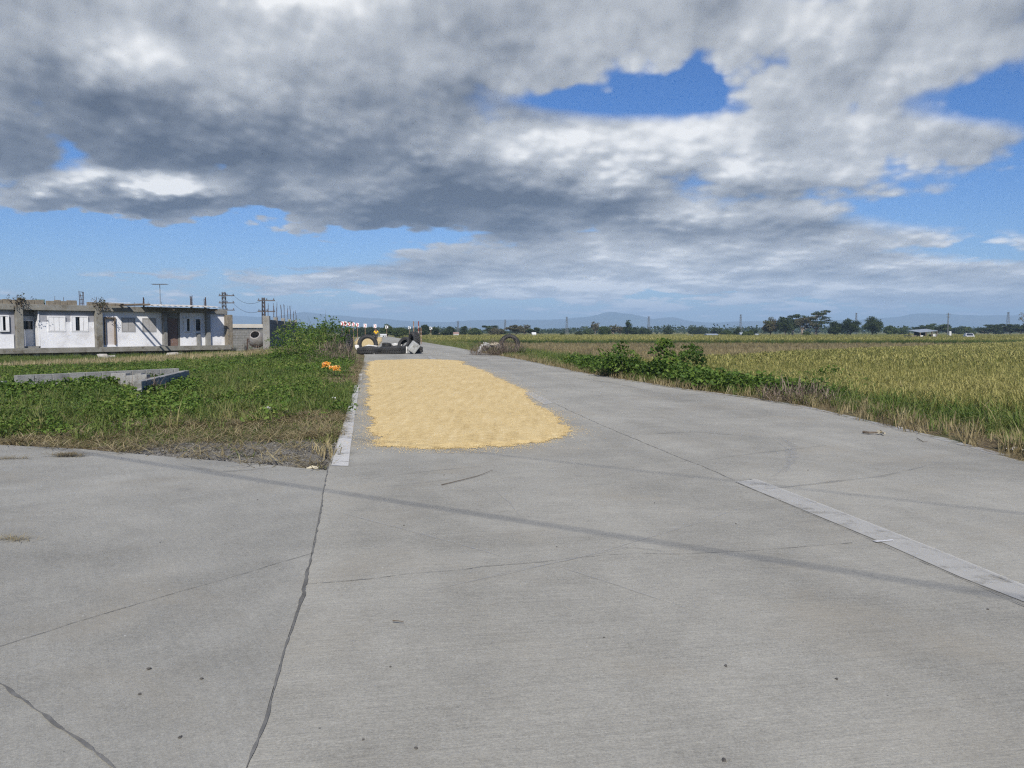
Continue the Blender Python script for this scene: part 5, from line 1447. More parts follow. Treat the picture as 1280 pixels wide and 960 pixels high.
def brush(name, label, x, y, rx, h, n, seed, tint=.5, cat='brush heap'):
    rnd = random.Random(seed); z0 = float(gz(x, y)); T = []; tt = []
    for i in range(n):
        a = rnd.uniform(0, 6.28); rr = rx * math.sqrt(rnd.random()); z = h * rnd.random() * (1 - .7 * (rr / rx) ** 2)
        q = blade(rnd, rnd.uniform(0, 6.28), rnd.uniform(.2, .55), rnd.uniform(.008, .02), rnd.uniform(.3, 1.4), rnd.uniform(0, .5), (rr * math.cos(a), rr * math.sin(a)), z)
        T += q; tt += [rnd.uniform(-.3, .3) + tint] * 3
    V_ = np.asarray(T, float).reshape(-1, 3)
    return tag(trimesh(name, V_, np.zeros(len(T)), np.repeat(tt, 3), DRYL, None, (x, y, z0)), label, cat)
for i, (px, py, Y, rx, h, n, lb) in enumerate([
    (418, 449, 40, 1.0, .85, 700, 'heap of dry grey brown brush before the leaning tyre'), (431, 452, 36, .7, .6, 420, 'small dry brush heap at the road edge right of the orange bags'), (404, 452, 36, .7, .65, 380, 'dry brush heap behind the tall orange bag'),
    (613, 439, 49, 1.3, 1.05, 1500, 'brown heap of dead brush among the broken concrete on the right'), (636, 441, 48.5, 1.1, 1.0, 1300, 'brown brush heap hiding the foot of the right upright tyre'), (185, 486, 17, .35, .35, 260, 'dark patch of withered weeds before the foundation wall corner'), (330, 447, 45, .8, .5, 360, 'withered brown weeds at the left foot of the tall wall end'), (1000, 492, 17, .8, .3, 420, 'flat mat of dead brown weeds below the wide low bush')]):
    q = D(px, py, Y); brush('brush_heap', lb, q.x, q.y, rx, h, n, 660 + i, .5 if i != 5 else .25)
# tall grass clumps that show singly
def clump(label, px, py, h, seed, mat, tint, n=1, sp=.12, name='grass_clump'):
    X_, Y_ = at_px(px, py); pr = [tuft(seed, 26, h, sp, .013, (.05, .7), (.3, 1.2))]
    return tag(scatter(name, pr, [(0, 0, 0)] * 1, 1.0, tint, mat, seed=seed, loc=(X_, Y_, float(gz(X_, Y_)) - .02)), label, 'grass clump', 'clumps of grass standing by the concrete')
for i, (px, py, h, mt, tn, lb) in enumerate([(100, 554, .40, GRASS, .5, 'green grass clump on the left edge of the side road'), (130, 540, .55, GRASS, .55, 'yellowish grass clump behind the side road edge, right of the green one'), (412, 572, .30, DRY, .6, 'straw coloured grass clump at the gravel corner by the edge line'), (407, 555, .34, GRASS, .8, 'half dry grass clump above the gravel corner'), (400, 566, .26, DRY, .75, 'pale dry grass clump spilling onto the gravel corner'),
        (1205, 535, .75, GRASS, .42, 'tall green grass clump at the right verge near the frame edge'), (1255, 540, .8, GRASS, .55, 'tall yellow green grass clump farthest right in the verge'), (930, 492, .55, DRY, .5, 'pale dry grass clump below the low bush'), (1165, 520, .6, GRASS, .4, 'green grass clump beside the dry forked stalk'), (385, 395 + 57, .9, GRASS, .55, 'tall grass clump on the bank behind the orange bags')]):
    clump(lb, px, py, h, 700 + i, mt, tn)
# tall reed blades over the dark clump
q = D(402, 443, 41.5)
tag(scatter('reed_clump', [tuft(720, 40, 2.5, .5, .025, (.05, .5), (.2, 1.2))], [(0, 0, 0)], 1.0, .6, GRASS, seed=3, loc=(q.x, q.y, float(gz(q.x, q.y)))), 'tall thin reed blades rising over the big dark green clump', 'reeds')
# forked dry stalk in the right verge
X_, Y_ = at_px(1127, 512)
st_ = thing('dead_stalk', 'pale forked dead stalk standing in the right verge', 'dead plant', (X_, Y_, float(gz(X_, Y_))))
MB().tube([(0, 0, -.05), (.0, .0, .25), (-.01, 0, .62)], [.016, .013, .008], 6).build('stem', DSTEM, st_)
MB().tube([(0, 0, .25), (.07, .02, .40), (.12, .0, .50)], [.01, .008, .005], 5).build('branch', DSTEM, st_)
MB().tube([(.20, .0, -.05), (.17, .02, .3), (.18, .0, .6)], [.009, .008, .004], 5).build('branch', DSTEM, st_)
MB().tube([(-.01, 0, .60), (-.06, 0, .68), (-.02, .03, .74)], [.007, .006, .003], 5).build('branch', DSTEM, st_)
# straw dropped on the side road
for i, (pxl, lb, tn) in enumerate([((85, 570.5), 'brown clump of straw dropped on the side road', .25), ((12, 574), 'thin flat streak of straw on the side road at the frame edge', .4), ((10, 676), 'faint smear of dry grass on the side road at the frame edge', .5)]):
    q = G(*pxl); rr = np.random.default_rng(730 + i); n = (70, 22, 20)[i]
    pts = np.stack([rr.normal(0, .10 if i else .085, n), rr.normal(0, .03, n), np.full(n, .006 + (.02 if i == 0 else 0)) * rr.random(n)], -1)
    tag(scatter('straw_clump', P_STRAW, pts, rr.uniform(.25, .5, n), tn, DRY, seed=731 + i, loc=(q.x, q.y, .004)), lb, 'straw clump')
# ------------------------------------------------------------------ trees
BARK = pmat('bark', (0.15, 0.125, 0.10), (0.10, 0.08, 0.065), 6, .95, .5, 18)
PBARK = pmat('pale_bark', (0.30, 0.25, 0.21), (0.20, 0.165, 0.14), 6, .95, .5, 18)
DARKT = leafmat('dark_tree_leaf', [(0, (0.018, 0.030, 0.010)), (.5, (0.036, 0.055, 0.016)), (1, (0.070, 0.090, 0.026))], .22)
MIDT = leafmat('mid_tree_leaf', [(0, (0.035, 0.055, 0.014)), (.5, (0.065, 0.095, 0.024)), (1, (0.12, 0.14, 0.04))], .25)
DUSTT = leafmat('dusty_tree_leaf', [(0, (0.060, 0.060, 0.032)), (.5, (0.105, 0.10, 0.055)), (1, (0.16, 0.14, 0.085))], .2)
REDT = leafmat('reddish_tree_leaf', [(0, (0.060, 0.045, 0.025)), (.5, (0.10, 0.085, 0.04)), (1, (0.10, 0.12, 0.04))], .2)
def tree(px, pb, Y, hpx, wpx, kind, mat, label, seed, name='broadleaf_tree', group='trees beyond the fields', leaf=None, bark=None, tr=.22, dens=1.0):
    """kind: round, umbrella (flat tiers with sky between), bare, tall, palm"""
    rnd = random.Random(seed); rng = np.random.default_rng(seed)
    q = D(px, pb, Y); z0 = float(gz(q.x, q.y)) - .1; Hh = hpx * Y / F; Wd = wpx * Y / F / 2
    t_ = thing(name, label, 'tree', (q.x, q.y, z0), rnd.uniform(0, 6.28) if kind == 'round' else 0, group)
    mb = MB(); cl = []
    r0 = max(.10, Hh * .028) * (1.5 if kind == 'umbrella' else 1)
    th = Hh * {'round': tr, 'umbrella': .30, 'bare': .25, 'tall': .18, 'palm': .9}[kind]
    bend = (rnd.uniform(-.05, .05) * Hh, rnd.uniform(-.05, .05) * Hh)
    mb.tube([(0, 0, -.2), (bend[0] * .4, bend[1] * .4, th * .5), (bend[0], bend[1], th)], [r0 * 1.35, r0, r0 * .8], 8)
    lf = leaf or max(.26, Y / F * 1.45)
    if kind == 'palm':
        T = []; tt = []
        for k in range(18):
            az = k * 2.4; el = rnd.uniform(-.3, 1.0); L = Hh * .38; p0 = Vector((bend[0], bend[1], th))
            d = Vector((math.cos(az) * math.cos(el), math.sin(az) * math.cos(el), math.sin(el)))
            side = Vector((-math.sin(az), math.cos(az), 0)); prev = p0
            for s in range(1, 6):
                p = p0 + d * L * s / 5 - Vector((0, 0, L * .5 * (s / 5) ** 2)); w = L * .16 * math.sin(math.pi * (s - .5) / 5)
                a, b_, c_, e_ = prev - side * w, prev + side * w, p + side * w, p - side * w
                T += [(a, b_, c_), (a, c_, e_)]; tt += [rnd.uniform(.1, .7)] * 2; prev = p
        mb.build('trunk', bark or BARK, t_)
        trimesh('crown', np.array([[tuple(v) for v in tri] for tri in T], float).reshape(-1, 3), np.zeros(len(T)), np.repeat(tt, 3), mat, t_)
        return t_
    limbs = {'round': 9, 'umbrella': 8, 'bare': 14, 'tall': 8}[kind]
    for i in range(limbs):
        az = i * 2.399 + rnd.uniform(-.4, .4)
        if kind == 'round':
            el = rnd.uniform(.05, 1.3); e = Vector((math.cos(az) * math.cos(el) * Wd * .78, math.sin(az) * math.cos(el) * Wd * .78, th + (Hh - th) * (.22 + .62 * math.sin(el))))
        elif kind == 'umbrella':
            f = rnd.uniform(.35, 1.0); e = Vector((math.cos(az) * Wd * f, math.sin(az) * Wd * f, Hh * rnd.uniform(.55, .95) * (1 - .18 * f * f)))
        elif kind == 'bare':
            f = rnd.uniform(.2, 1.0); e = Vector((math.cos(az) * Wd * f, math.sin(az) * Wd * f, Hh * rnd.uniform(.55, 1.0) * (1 - .2 * f)))
        else:
            f = rnd.uniform(.2, .9); zz = rnd.uniform(.35, 1.0); e = Vector((math.cos(az) * Wd * f * (1.1 - .6 * zz), math.sin(az) * Wd * f * (1.1 - .6 * zz), Hh * zz))
        s0 = Vector((bend[0], bend[1], th * rnd.uniform(.75, 1.0)))
        mid = s0.lerp(e, .5) + Vector((0, 0, Hh * (.06 if kind != 'umbrella' else -.02)))
        mb.tube([s0, mid, e], [r0 * .55, r0 * .34, r0 * .10], 5)
        cl.append((e, 1.0))
        for k in range({'round': 5, 'umbrella': 4, 'bare': 6, 'tall': 4}[kind]):
            p0 = s0.lerp(e, rnd.uniform(.45, .95)); sc_ = {'round': .42, 'umbrella': .42, 'bare': .4, 'tall': .6}[kind] * Wd
            d = Vector((rnd.gauss(0, 1), rnd.gauss(0, 1), rnd.gauss(.25, .7 if kind != 'umbrella' else .25))).normalized() * sc_ * rnd.uniform(.5, 1.1)
            mb.tube([p0, p0 + d * .55 + Vector((0, 0, .04 * Hh)), p0 + d], [r0 * .2, r0 * .12, r0 * .05], 4)
            cl.append((p0 + d, rnd.uniform(.5, .95)))
    mb.build('trunk', bark or (PBARK if kind in ('umbrella', 'bare') else BARK), t_)
    T = []; tt = []
    for c, w in cl:
        rad = Wd * {'round': .34, 'umbrella': .30, 'bare': .20, 'tall': .42}[kind] * (0.6 + .6 * w); flat = {'round': .72, 'umbrella': .26, 'bare': .6, 'tall': .8}[kind]
        nn = int({'round': 84, 'umbrella': 84, 'bare': 9, 'tall': 46}[kind] * dens); tc_ = rnd.gauss(.45, .16)
        for k in range(nn):
            d = Vector((rnd.gauss(0, 1), rnd.gauss(0, 1), rnd.gauss(0, 1))).normalized() * rnd.random() ** .45
            p = c + Vector((d.x * rad, d.y * rad, d.z * rad * flat)); p.z = max(p.z, th * .55)
            T += leaf_tris(rnd, p, lf * rnd.uniform(.6, 1.3), (rnd.gauss(0, 1), rnd.gauss(0, 1), rnd.gauss(.5, .8)), .7); tt += [tc_ + rnd.gauss(0, .14)] * 2
    trimesh('crown', np.array(T, float).reshape(-1, 3), np.zeros(len(T)), np.repeat(tt, 3), mat, t_)
    return t_
TR = [
 # right group
 (963.5, 421, 225, 25, 22, 'round', REDT, 'reddish tinged tree, leftmost of the big group right of centre'),
 (981, 421, 222, 26, 24, 'round', DARKT, 'dark rounded tree beside the reddish one'),
 (990, 420.5, 240, 31, 26, 'umbrella', DARKT, 'dark tree with a raised flat crown behind the rounded one'),
 (1003.5, 421.5, 228, 33, 26, 'umbrella', DUSTT, 'greyish thin crowned tree left of the tallest tree'),
 (1020, 421.5, 232, 38.5, 34, 'umbrella', DARKT, 'tallest spreading tree with tiers of foliage and sky between'),
 (1044, 421, 220, 20, 20, 'round', DARKT, 'dense low dark tree right of the tallest one'),
 (1062, 421.5, 218, 24, 26, 'round', DARKT, 'dark round tree on a short bare trunk in the sun'),
 (1091, 421, 224, 28, 27, 'round', DARKT, 'full dark tree standing alone, rightmost of the big group'),
 (1112, 420, 260, 13, 18, 'round', MIDT, 'small bush like tree right of the full dark tree'),
 (1008, 421, 226, 8, 9, 'round', MIDT, 'small shrub like tree at the foot of the tallest one'),
 # right edge
 (1128, 419, 300, 9, 14, 'round', MIDT, 'low tree left of the farm shed'), (1131, 419, 310, 12, 9, 'palm', MIDT, 'small palm showing over the low tree by the shed'),
 (1152, 419, 290, 14, 22, 'umbrella', DARKT, 'flat crowned tree behind the farm shed'), (1171, 419, 292, 15, 30, 'umbrella', MIDT, 'wide flat crowned tree right behind the shed roof'), (1185, 419, 300, 13, 22, 'umbrella', DARKT, 'flat dark tree right of the shed'),
 (1206, 418.5, 330, 9, 20, 'round', MIDT, 'low tree between the shed and the far right trees'), (1235, 419, 280, 15, 30, 'umbrella', DARKT, 'wide dark flat crowned tree near the right edge'), (1262, 419, 275, 17, 26, 'umbrella', DARKT, 'layered dark tree at the right edge'), (1286, 420, 180, 40, 26, 'bare', DUSTT, 'tall bare brown tree cut by the right edge'), (1276, 419, 270, 16, 20, 'umbrella', DARKT, 'dark tree just left of the bare brown one'), (1250, 418.5, 330, 12, 16, 'round', DARKT, 'small dark tree between two flat crowned trees at the right edge'),
 # centre
 (613.5, 418.5, 240, 17.5, 20, 'umbrella', DARKT, 'flat crowned tree left of the pale bare trees in the centre'), (621, 418.5, 236, 13, 20, 'bare', DUSTT, 'dusty bare tree right of the flat crowned one'), (627, 418, 250, 9, 12, 'round', MIDT, 'low rounded tree beside the dusty bare one'),
 (645, 418.5, 236, 18, 24, 'umbrella', DUSTT, 'thin grey green tree above the right upright tyre'), (655, 418.5, 240, 17, 16, 'bare', DUSTT, 'bare pale tree right of the thin grey green one'), (666, 418, 232, 13.5, 17, 'umbrella', DARKT, 'small dark flat tree over the white hut'),
 (743.5, 418, 260, 21, 13, 'bare', DUSTT, 'tall bare tree left of the centre fields'), (755.5, 418.5, 250, 13, 17, 'round', MIDT, 'rounded green tree beside the tall bare one'), (767, 418, 262, 16, 12, 'bare', DUSTT, 'bare grey tree right of the rounded green one'), (775, 418, 264, 15, 13, 'bare', DUSTT, 'second bare grey tree, thinner and farther right'),
 (784.5, 418, 258, 20.5, 11, 'tall', DARKT, 'slim tall dark tree in the centre'), (793, 418, 262, 11, 12, 'round', DARKT, 'small dark tree at the foot of the slim tall one'), (806, 418, 280, 10, 16, 'round', DARKT, 'low dark tree right of the slim tall one'), (836, 418, 275, 13.5, 13, 'tall', DARKT, 'small pointed tree standing alone over the far field'),
 (735, 418, 290, 8, 14, 'round', MIDT, 'low tree left of the tall bare one'), (723, 419, 235, 7, 10, 'round', DARKT, 'dark bush like tree at the rim of the far field'), (703, 419, 245, 5.5, 5, 'round', DARKT, 'tiny dark bush like tree at the rim of the far field'),
 (872, 417.5, 330, 8, 26, 'round', DARKT, 'wide low dark tree behind the white huts'), (896, 418, 300, 8, 16, 'round', DARKT, 'low dark tree above the white shed'), (909, 418.5, 250, 8, 14, 'round', MIDT, 'low green tree right of the white shed'), (921, 419, 235, 11, 9, 'tall', DARKT, 'narrow dark tree left of the green bushy one'), (934.5, 420, 215, 9, 15, 'round', MIDT, 'bright green bushy tree left of the big group'), (942, 418, 280, 9, 10, 'round', DARKT, 'dark tree behind the bright green bushy one'),
 # left of centre, behind the signs
 (484, 418.5, 200, 15, 18, 'round', MIDT, 'rounded tree behind the signs at the bend'), (500, 418.5, 190, 13, 20, 'round', MIDT, 'broad pale green tree right of the rider'), (531, 418, 210, 18, 15, 'round', DARKT, 'dark tree right of the marker rods'), (544, 418, 215, 13, 12, 'tall', DARKT, 'pointed dark tree beside the arrow sign on the right'), (559, 418, 220, 11, 16, 'round', DARKT, 'low dark tree left of the white hut with dark roof'), (563, 417.5, 240, 14, 12, 'round', DARKT, 'taller dark tree behind the white hut with dark roof'), (580, 417.5, 240, 13, 10, 'tall', DARKT, 'small pointed dark tree right of the white hut'), (594, 417.5, 235, 11, 18, 'round', MIDT, 'low wide tree left of the flat crowned centre tree'), (459, 418, 230, 9, 26, 'round', DARKT, 'low dark tree behind the lone chevron sign'), (440, 418, 230, 8, 24, 'round', DARKT, 'low dark tree behind the row of red signs'),
 # behind the row house
 (-2, 440, 72, 76, 50, 'bare', DUSTT, 'bare branched tree behind the left end of the row house'), (24, 440, 76, 70, 26, 'bare', DUSTT, 'thin bare tree behind the left column of the row house'),
]
for i, (px, pb, Y, h, w, kind, mt, lb) in enumerate(TR):
    tree(px, pb, Y, h, w, kind, mt, lb, 900 + i, name={'palm': 'palm_tree', 'bare': 'bare_tree', 'umbrella': 'rain_tree'}.get(kind, 'broadleaf_tree'))
# far wood along the horizon: no tree of it can be told apart
rng = np.random.default_rng(40); T = []; n = 34000
xx = rng.uniform(-1, 1, n); yy = rng.uniform(420, 900, n); X = xx * .95 * yy
hh = (1.5 + 5.0 * fbm(X, yy, 60, 7) ** 1.5) * sm(fbm(X, yy * 0, 140, 9), .2, .45)
Zs_ = rng.random(n) * hh + gz(X, yy)
rnd = random.Random(9)
for a, b_, c_ in zip(X, yy, Zs_): T += leaf_tris(rnd, (a, b_, c_ + .4), rnd.uniform(.9, 1.9), None, .8)
tn = np.repeat(.4 + .5 * (fbm(X, yy, 45, 3) - .5) + rng.normal(0, .12, n), 6)
tag(trimesh('far_wood', np.array(T, float).reshape(-1, 3), np.zeros(len(T)), tn, DARKT), 'far dark line of woods along the horizon', 'wood', kind='stuff')

# ------------------------------------------------------------------ pylons and poles in the plain
PYL = pmat('pylon_steel', (0.10, 0.11, 0.12), (0.14, 0.145, 0.15), 4, .7)
def pylon(px, pt, Y, wpx, label, name='power_pylon', arms=3):
    q = D(px, pt, Y); z0 = -.5; hh = q.z - z0; w = wpx * Y / F / 2
    t_ = thing(name, label, 'pylon', (q.x, q.y, z0), .3, 'pylons across the plain')
    mb = MB(); k = 8; r = max(.06, Y / F * .16)
    W_ = lambda u: w * (1.0 - .72 * u)
    for i in range(k):
        u0, u1 = i / k, (i + 1) / k; a, b_ = W_(u0), W_(u1)
        for (sx_, sy_), (tx, ty) in (((-1, -1), (1, -1)), ((1, -1), (1, 1)), ((1, 1), (-1, 1)), ((-1, 1), (-1, -1))):
            mb.tube([(sx_ * a, sy_ * a, hh * u0), (sx_ * b_, sy_ * b_, hh * u1)], r, 4); mb.tube([(sx_ * a, sy_ * a, hh * u0), (tx * b_, ty * b_, hh * u1)], r * .7, 4)
    mb.build('tower', PYL, t_)
    for j in range(arms):
        z = hh * (.97 - .11 * j); c = MB(); c.tube([(-w * 1.3, 0, z), (0, 0, z + hh * .02), (w * 1.3, 0, z)], r * .9, 4); c.build('crossarm', PYL, t_)
for a in [(708.5, 396, 420, 3.2, 'thin pylon left of the tall bare tree in the centre'), (811, 395.5, 420, 3.4, 'pylon standing over the low dark trees in the centre'), (926, 393, 400, 3.2, 'pylon left of the big tree group'), (1070.5, 391, 400, 3.0, 'pylon top behind the round tree on a short trunk'), (1260.5, 390, 420, 4.0, 'pylon over the layered trees at the right edge'), (572.5, 401, 430, 2.6, 'small pylon behind the white hut with dark roof'), (631.5, 399.5, 430, 2.6, 'small pylon between the dusty tree and the thin grey green tree')]:
    pylon(*a)
q = D(1185.5, 391, 215); pp = thing('power_pole', 'single pole with double crossarms right of the farm shed', 'power pole', (q.x, q.y, -.5)); hh = q.z + .5
MB().tube([(0, 0, 0), (0, 0, hh)], [.16, .11], 6).build('mast', PYL, pp)
for dz in (.35, 1.1):
    MB().box((0, -.12, hh - dz), (1.35 - dz * .3, .12, .14), None, 0, .02).build('crossarm', PYL, pp)
q = D(588, 409, 260); pp = thing('power_pole', 'slim pole left of the low wide tree in the centre', 'power pole', (q.x, q.y, -.5)); hh = q.z + .5
MB().tube([(0, 0, 0), (0, 0, hh)], [.18, .13], 6).build('mast', PBARK, pp); MB().box((0, -.15, hh - .4), (1.4, .12, .14)).build('crossarm', PYL, pp)

# ------------------------------------------------------------------ huts, shed, cars far off
HWHITE = pmat('hut_white', (0.62, 0.62, 0.61), (0.50, 0.50, 0.50), 1.5, .8)
TIN = pmat('tin_roof', (0.36, 0.40, 0.44), (0.28, 0.31, 0.34), 1.2, .5, metal=.2)
RTIN = pmat('reddish_roof', (0.30, 0.20, 0.17), (0.24, 0.155, 0.13), 1.2, .7)
def hut(px, pb, Y, wpx, hpx, label, roof=TIN, wall=HWHITE, rise=.35, name='hut', group='huts far across the fields'):
    q = D(px, pb, Y); w, h = wpx * Y / F, hpx * Y / F
    t_ = thing(name, label, 'hut', (q.x, q.y, float(gz(q.x, q.y))), .12, group); d = w * .8
    MB().span(-w * .46, w * .46, -d / 2, d / 2, -.2, h * (1 - rise)).build('wall', wall, t_)
    mb = MB(); z0, z1 = h * (1 - rise), h; mb.raw([(-w / 2, -d * .56, z0 + .003), (w / 2, -d * .56, z0 + .003), (w / 2, d * .56, z0 + .003), (-w / 2, d * .56, z0 + .003), (-w / 2, 0, z1), (w / 2, 0, z1)], [(0, 1, 5, 4), (2, 3, 4, 5), (0, 4, 3), (1, 2, 5), (0, 3, 2, 1)])
    mb.build('roof', roof, t_)
    MB().span(-w * .12, w * .08, -d / 2 - .02, -d / 2 + .02, .0, h * .45).build('door', DARKI, t_)
    MB().span(w * .18, w * .34, -d / 2 - .02, -d / 2 + .02, h * .25, h * .45).build('window', DARKI, t_)
    return t_
hut(479.5, 419, 190, 8.5, 4.2, 'white low hut beside the far lane behind the rider', HWHITE)
hut(570, 418.2, 230, 7, 6.5, 'white hut with a dark roof, left of the flat crowned centre tree', RTIN)
hut(548.5, 418, 235, 8, 4.8, 'low hut with a reddish roof right of the arrow signs', RTIN)
hut(667.3, 417.5, 222, 5.5, 6.8, 'tiny white hut below the small dark flat tree', HWHITE)
hut(889, 420, 220, 15, 5.0, 'white shed with a grey tin roof right of the centre', TIN)
hut(862, 419.5, 235, 8, 3.2, 'low white shed left of the larger tin roofed one', HWHITE, rise=.2)
hut(928, 420.2, 225, 8, 6.4, 'pale hut half hidden behind the bright green bushy tree', TIN)
hut(946, 420, 230, 5, 4.6, 'small pale hut just left of the big tree group', TIN)
hut(1119, 421, 240, 5, 2.6, 'tiny white hut right of the full dark tree', HWHITE)
hut(1241, 420, 250, 5, 2.6, 'tiny white hut before the trees at the right edge', HWHITE)
# open farm shed
q = D(1160, 424.5, 168); sh = thing('farm_shed', 'open farm shed with a sloping blue grey tin roof on the right plain', 'shed', (q.x, q.y, float(gz(q.x, q.y))), .1); u_ = 168 / F
def su(p): return (p - 1160) * u_
mb = MB(); mb.raw([(su(1142.5), -1.6, 1.62), (su(1166.5), -1.6, 1.95), (su(1166.5), 2.6, 2.35), (su(1142.5), 2.6, 2.05), (su(1142.5), -1.6, 1.57), (su(1166.5), -1.6, 1.90), (su(1166.5), 2.6, 2.30), (su(1142.5), 2.6, 2.0)], [(0, 1, 2, 3), (7, 6, 5, 4), (0, 4, 5, 1), (1, 5, 6, 2), (2, 6, 7, 3), (3, 7, 4, 0)]); mb.build('roof', TIN, sh)
for p_ in (1143.5, 1151, 1159, 1165.5):
    for y in (-1.5, 2.4): MB().span(su(p_) - .07, su(p_) + .07, y - .07, y + .07, -.3, 1.62 + (p_ - 1142) * .008).build('post', WOOD, sh)
MB().span(su(1136), su(1146), -.6, 2.2, -.3, .95).build('side_wall', pmat('brown_board', (0.24, 0.19, 0.16), None, 2, .9), sh)
MB().span(su(1146.2), su(1150), -.9, -.8, -.2, 1.0).build('door', HWHITE, sh)
MB().span(su(1163), su(1167), -.9, -.8, .7, 1.25).build('sign_board', HWHITE, sh)
MB().span(su(1150), su(1166), 2.1, 2.2, -.2, 1.8).build('back_wall', DARKI, sh)  # shade inside the shed is painted as a near-black wall colour
MB().span(su(1167), su(1173), .2, 1.5, -.2, 1.15).build('lean_to', pmat('grey_board_shed', (0.30, 0.28, 0.25), None, 2, .9), sh)
for i, (px, pb, Y, h, lb) in enumerate([(1187.3, 424, 170, 1.5, 'white water drum on a stand right of the farm shed')]):
    q = D(px, pb, Y); t_ = thing('water_drum', lb, 'water drum', (q.x, q.y, float(gz(q.x, q.y))))
    MB().lathe([(0, .9), (.24, .9), (.26, .95), (.26, 1.65), (.22, 1.75), (.08, 1.8), (0, 1.8)], 16).build('drum', HWHITE, t_)
    mb = MB()
    for a, b_ in ((-.2, -.2), (.2, -.2), (.2, .2), (-.2, .2)): mb.tube([(a, b_, -.3), (a, b_, .9)], .03, 4)
    mb.build('stand', WOOD, t_)
def car(px, pb, Y, rz, paint, label):
    q = D(px, pb, Y); c = thing('parked_car', label, 'car', (q.x, q.y, float(gz(q.x, q.y))), rz)
    mb = MB(); sec = [(-2.05, .35, .62, .72), (-1.95, .32, .78, .80), (-1.2, .30, .92, .84), (1.3, .30, .95, .85), (1.95, .32, .88, .82), (2.1, .36, .60, .74)]
    vs = []
    for x, z0, z1, hw in sec: vs += [(x, -hw, z0), (x, -hw * 1.0, (z0 + z1) / 2), (x, -hw * .92, z1), (x, hw * .92, z1), (x, hw, (z0 + z1) / 2), (x, hw, z0)]
    n = len(sec); f = [(6 * i + k, 6 * i + (k + 1) % 6, 6 * i + 6 + (k + 1) % 6, 6 * i + 6 + k) for i in range(n - 1) for k in range(6)] + [tuple(range(6)), tuple(6 * (n - 1) + k for k in range(6))]
    mb.raw(vs, f)
    cab = [(-1.15, .90, .80), (-.45, 1.42, .62), (.95, 1.45, .62), (1.75, .93, .78)]
    vs = []
    for x, z, hw in cab: vs += [(x, -hw, z), (x, hw, z)]
    vs += [(-1.1, -.8, .88), (-1.1, .8, .88), (1.7, -.8, .88), (1.7, .8, .88)]
    mb.raw(vs, [(0, 1, 3, 2), (2, 3, 5, 4), (4, 5, 7, 6), (0, 2, 4, 6, 10, 8), (1, 9, 11, 7, 5, 3)])
    mb.build('body', paint, c)
    for s in (-1, 1):
        MB().raw([(-.75, s * .745, .98), (.3, s * .745, .98), (.3, s * .665, 1.36), (-.38, s * .665, 1.36)], [(0, 1, 2, 3)]).build('side_window', GLASS, c)
    MB().raw([(-1.14, -.66, .97), (-1.14, .66, .97), (-.54, .54, 1.40), (-.54, -.54, 1.40)], [(0, 1, 2, 3)]).build('windscreen', GLASS, c)
    for x in (-1.3, 1.3):
        for s in (-1, 1):
            M_ = Matrix.Translation((x, s * .74, .31)) @ Matrix.Rotation(R(90), 4, 'X')
            w = MB().lathe([(.19, -.1), (.30, -.1), (.315, 0), (.30, .1), (.19, .1)], 16, M_, closed=True).build('wheel', RUBBER, c)
            MB().lathe([(0, -.06), (.185, -.08), (.185, .08), (0, .06)], 12, M_).build('rim', STEEL, w)
    for s in (-1, 1): MB().box((-2.06, s * .55, .66), (.06, .26, .12), None, 0, .02).build('headlight', HWHITE, c)
    return c
car(1211, 424.2, 168, R(70), pmat('white_car_paint', (0.62, 0.62, 0.63), (0.58, 0.58, 0.59), 3, .35), 'white car parked in the green belt right of the farm shed')
for i, (px, pb, Y, w, lb) in enumerate([(1019.5, 421.8, 215, 2.2, 'dark heap of cut wood in the shade below the tallest tree'), (1043, 421.8, 212, 2.6, 'dark heap of cut wood below the dense low tree'), (1086.5, 421.9, 212, 1.4, 'small dark heap of cut wood left of the full dark tree'), (978, 421.6, 216, 1.2, 'small dark heap of cut wood below the dark rounded tree')]):
    q = D(px, pb, Y); rnd = random.Random(i); mb = MB()
    for k in range(22):
        a = rnd.uniform(-.5, .5) * w; z = rnd.random() * .6 * (1 - abs(a / w) * 1.4); y = rnd.uniform(-.4, .4)
        mb.tube([(a - .8, y, z), (a + .8, y + rnd.uniform(-.3, .3), z + rnd.uniform(-.1, .2))], .12, 6)
    tag(mb.build('wood_heap', BARK, loc=(q.x, q.y, float(gz(q.x, q.y)))), lb, 'wood heap', 'wood heaps under the big trees')

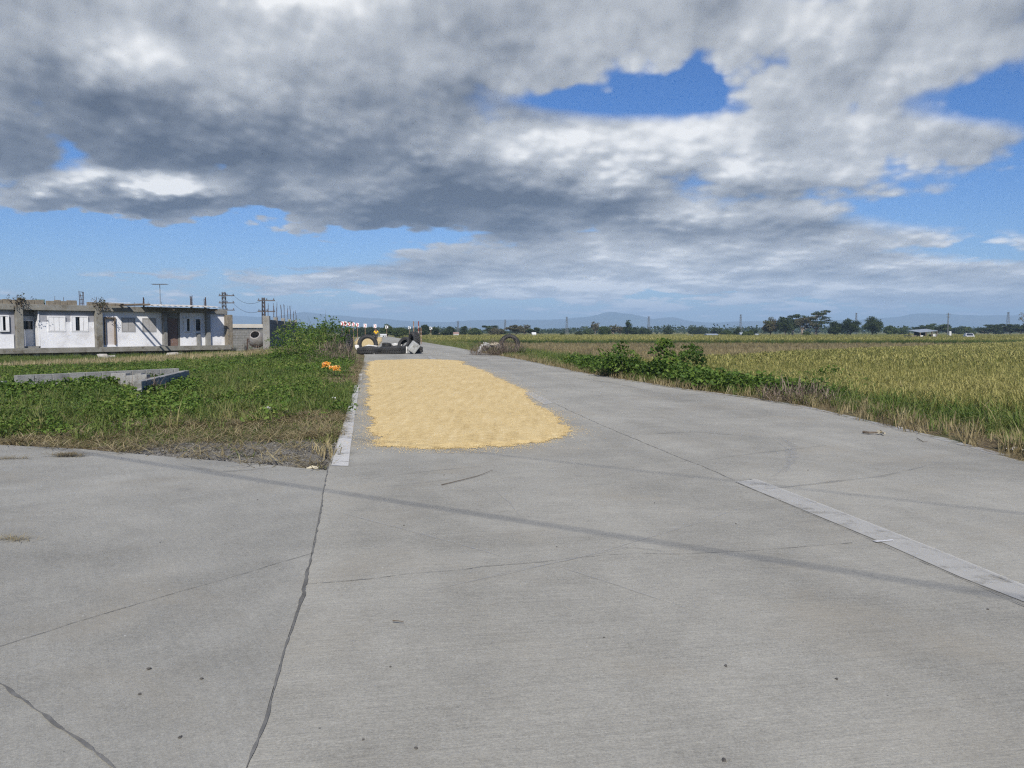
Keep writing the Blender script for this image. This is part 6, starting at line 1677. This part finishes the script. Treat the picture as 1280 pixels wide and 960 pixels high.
# ------------------------------------------------------------------ hills and the air in front of them
HP_ = [(-400, 405), (0, 402), (330, 398), (380, 392), (440, 399), (520, 404), (570, 404), (620, 402), (700, 401), (735, 396.5), (762, 391.5), (790, 395), (815, 401), (838, 398), (860, 402), (900, 404), (960, 402), (1040, 401), (1100, 398), (1150, 396.5), (1200, 398), (1280, 396), (1500, 402), (1800, 406)]
us = np.array([(p - 640) / F for p, _ in HP_]); hs = np.array([(413 - y) / F for _, y in HP_])
nu, nd = 260, 26
U_ = np.linspace(us[0], us[-1], nu); Dp = np.linspace(0, 1, nd)
Vh = []
for j, d in enumerate(Dp):
    Yd = 5000 + 1400 * d
    hgt = np.interp(U_, us, hs) * 5700 * 1.12
    env = math.sin(math.pi * min(d * 1.0, 1)) ** .8 if 0 < d < 1 else 0
    rr = .70 + .6 * fbm(U_ * 5700 + 300, np.full(nu, Yd), 420, 13, 4)
    for u, h, r_ in zip(U_, hgt, rr): Vh.append((u * Yd, Yd, -6 + (h + 6) * env * r_ if env else -6))
me = bpy.data.meshes.new('hills'); me.from_pydata(Vh, [], [(j * nu + i, j * nu + i + 1, (j + 1) * nu + i + 1, (j + 1) * nu + i) for j in range(nd - 1) for i in range(nu - 1)])
me.polygons.foreach_set('use_smooth', [True] * len(me.polygons)); me.materials.append(pmat('wooded_hill', (0.045, 0.065, 0.03), (0.085, 0.085, 0.045), .004, .95)); me.update()
o = bpy.data.objects.new('hills', me); COL.objects.link(o); tag(o, kind='structure')
HAZE = 2.9e-4
mb = MB(); mb.span(-7600, 7600, -7400, 7600, -9, 175)
hz = mb.build('haze', bpy.data.materials.new('air')); hm = hz.data.materials[0]; hm.use_nodes = True
t = NT(hm.node_tree); hm.node_tree.nodes.clear()
pv = t.new('ShaderNodeVolumePrincipled'); pv.inputs['Color'].default_value = (0.52, 0.74, 1.0, 1); pv.inputs['Density'].default_value = HAZE; pv.inputs['Anisotropy'].default_value = -0.06
o = t.new('ShaderNodeOutputMaterial'); t.put(o.inputs['Volume'], pv.outputs[0])
tag(hz, kind='stuff')
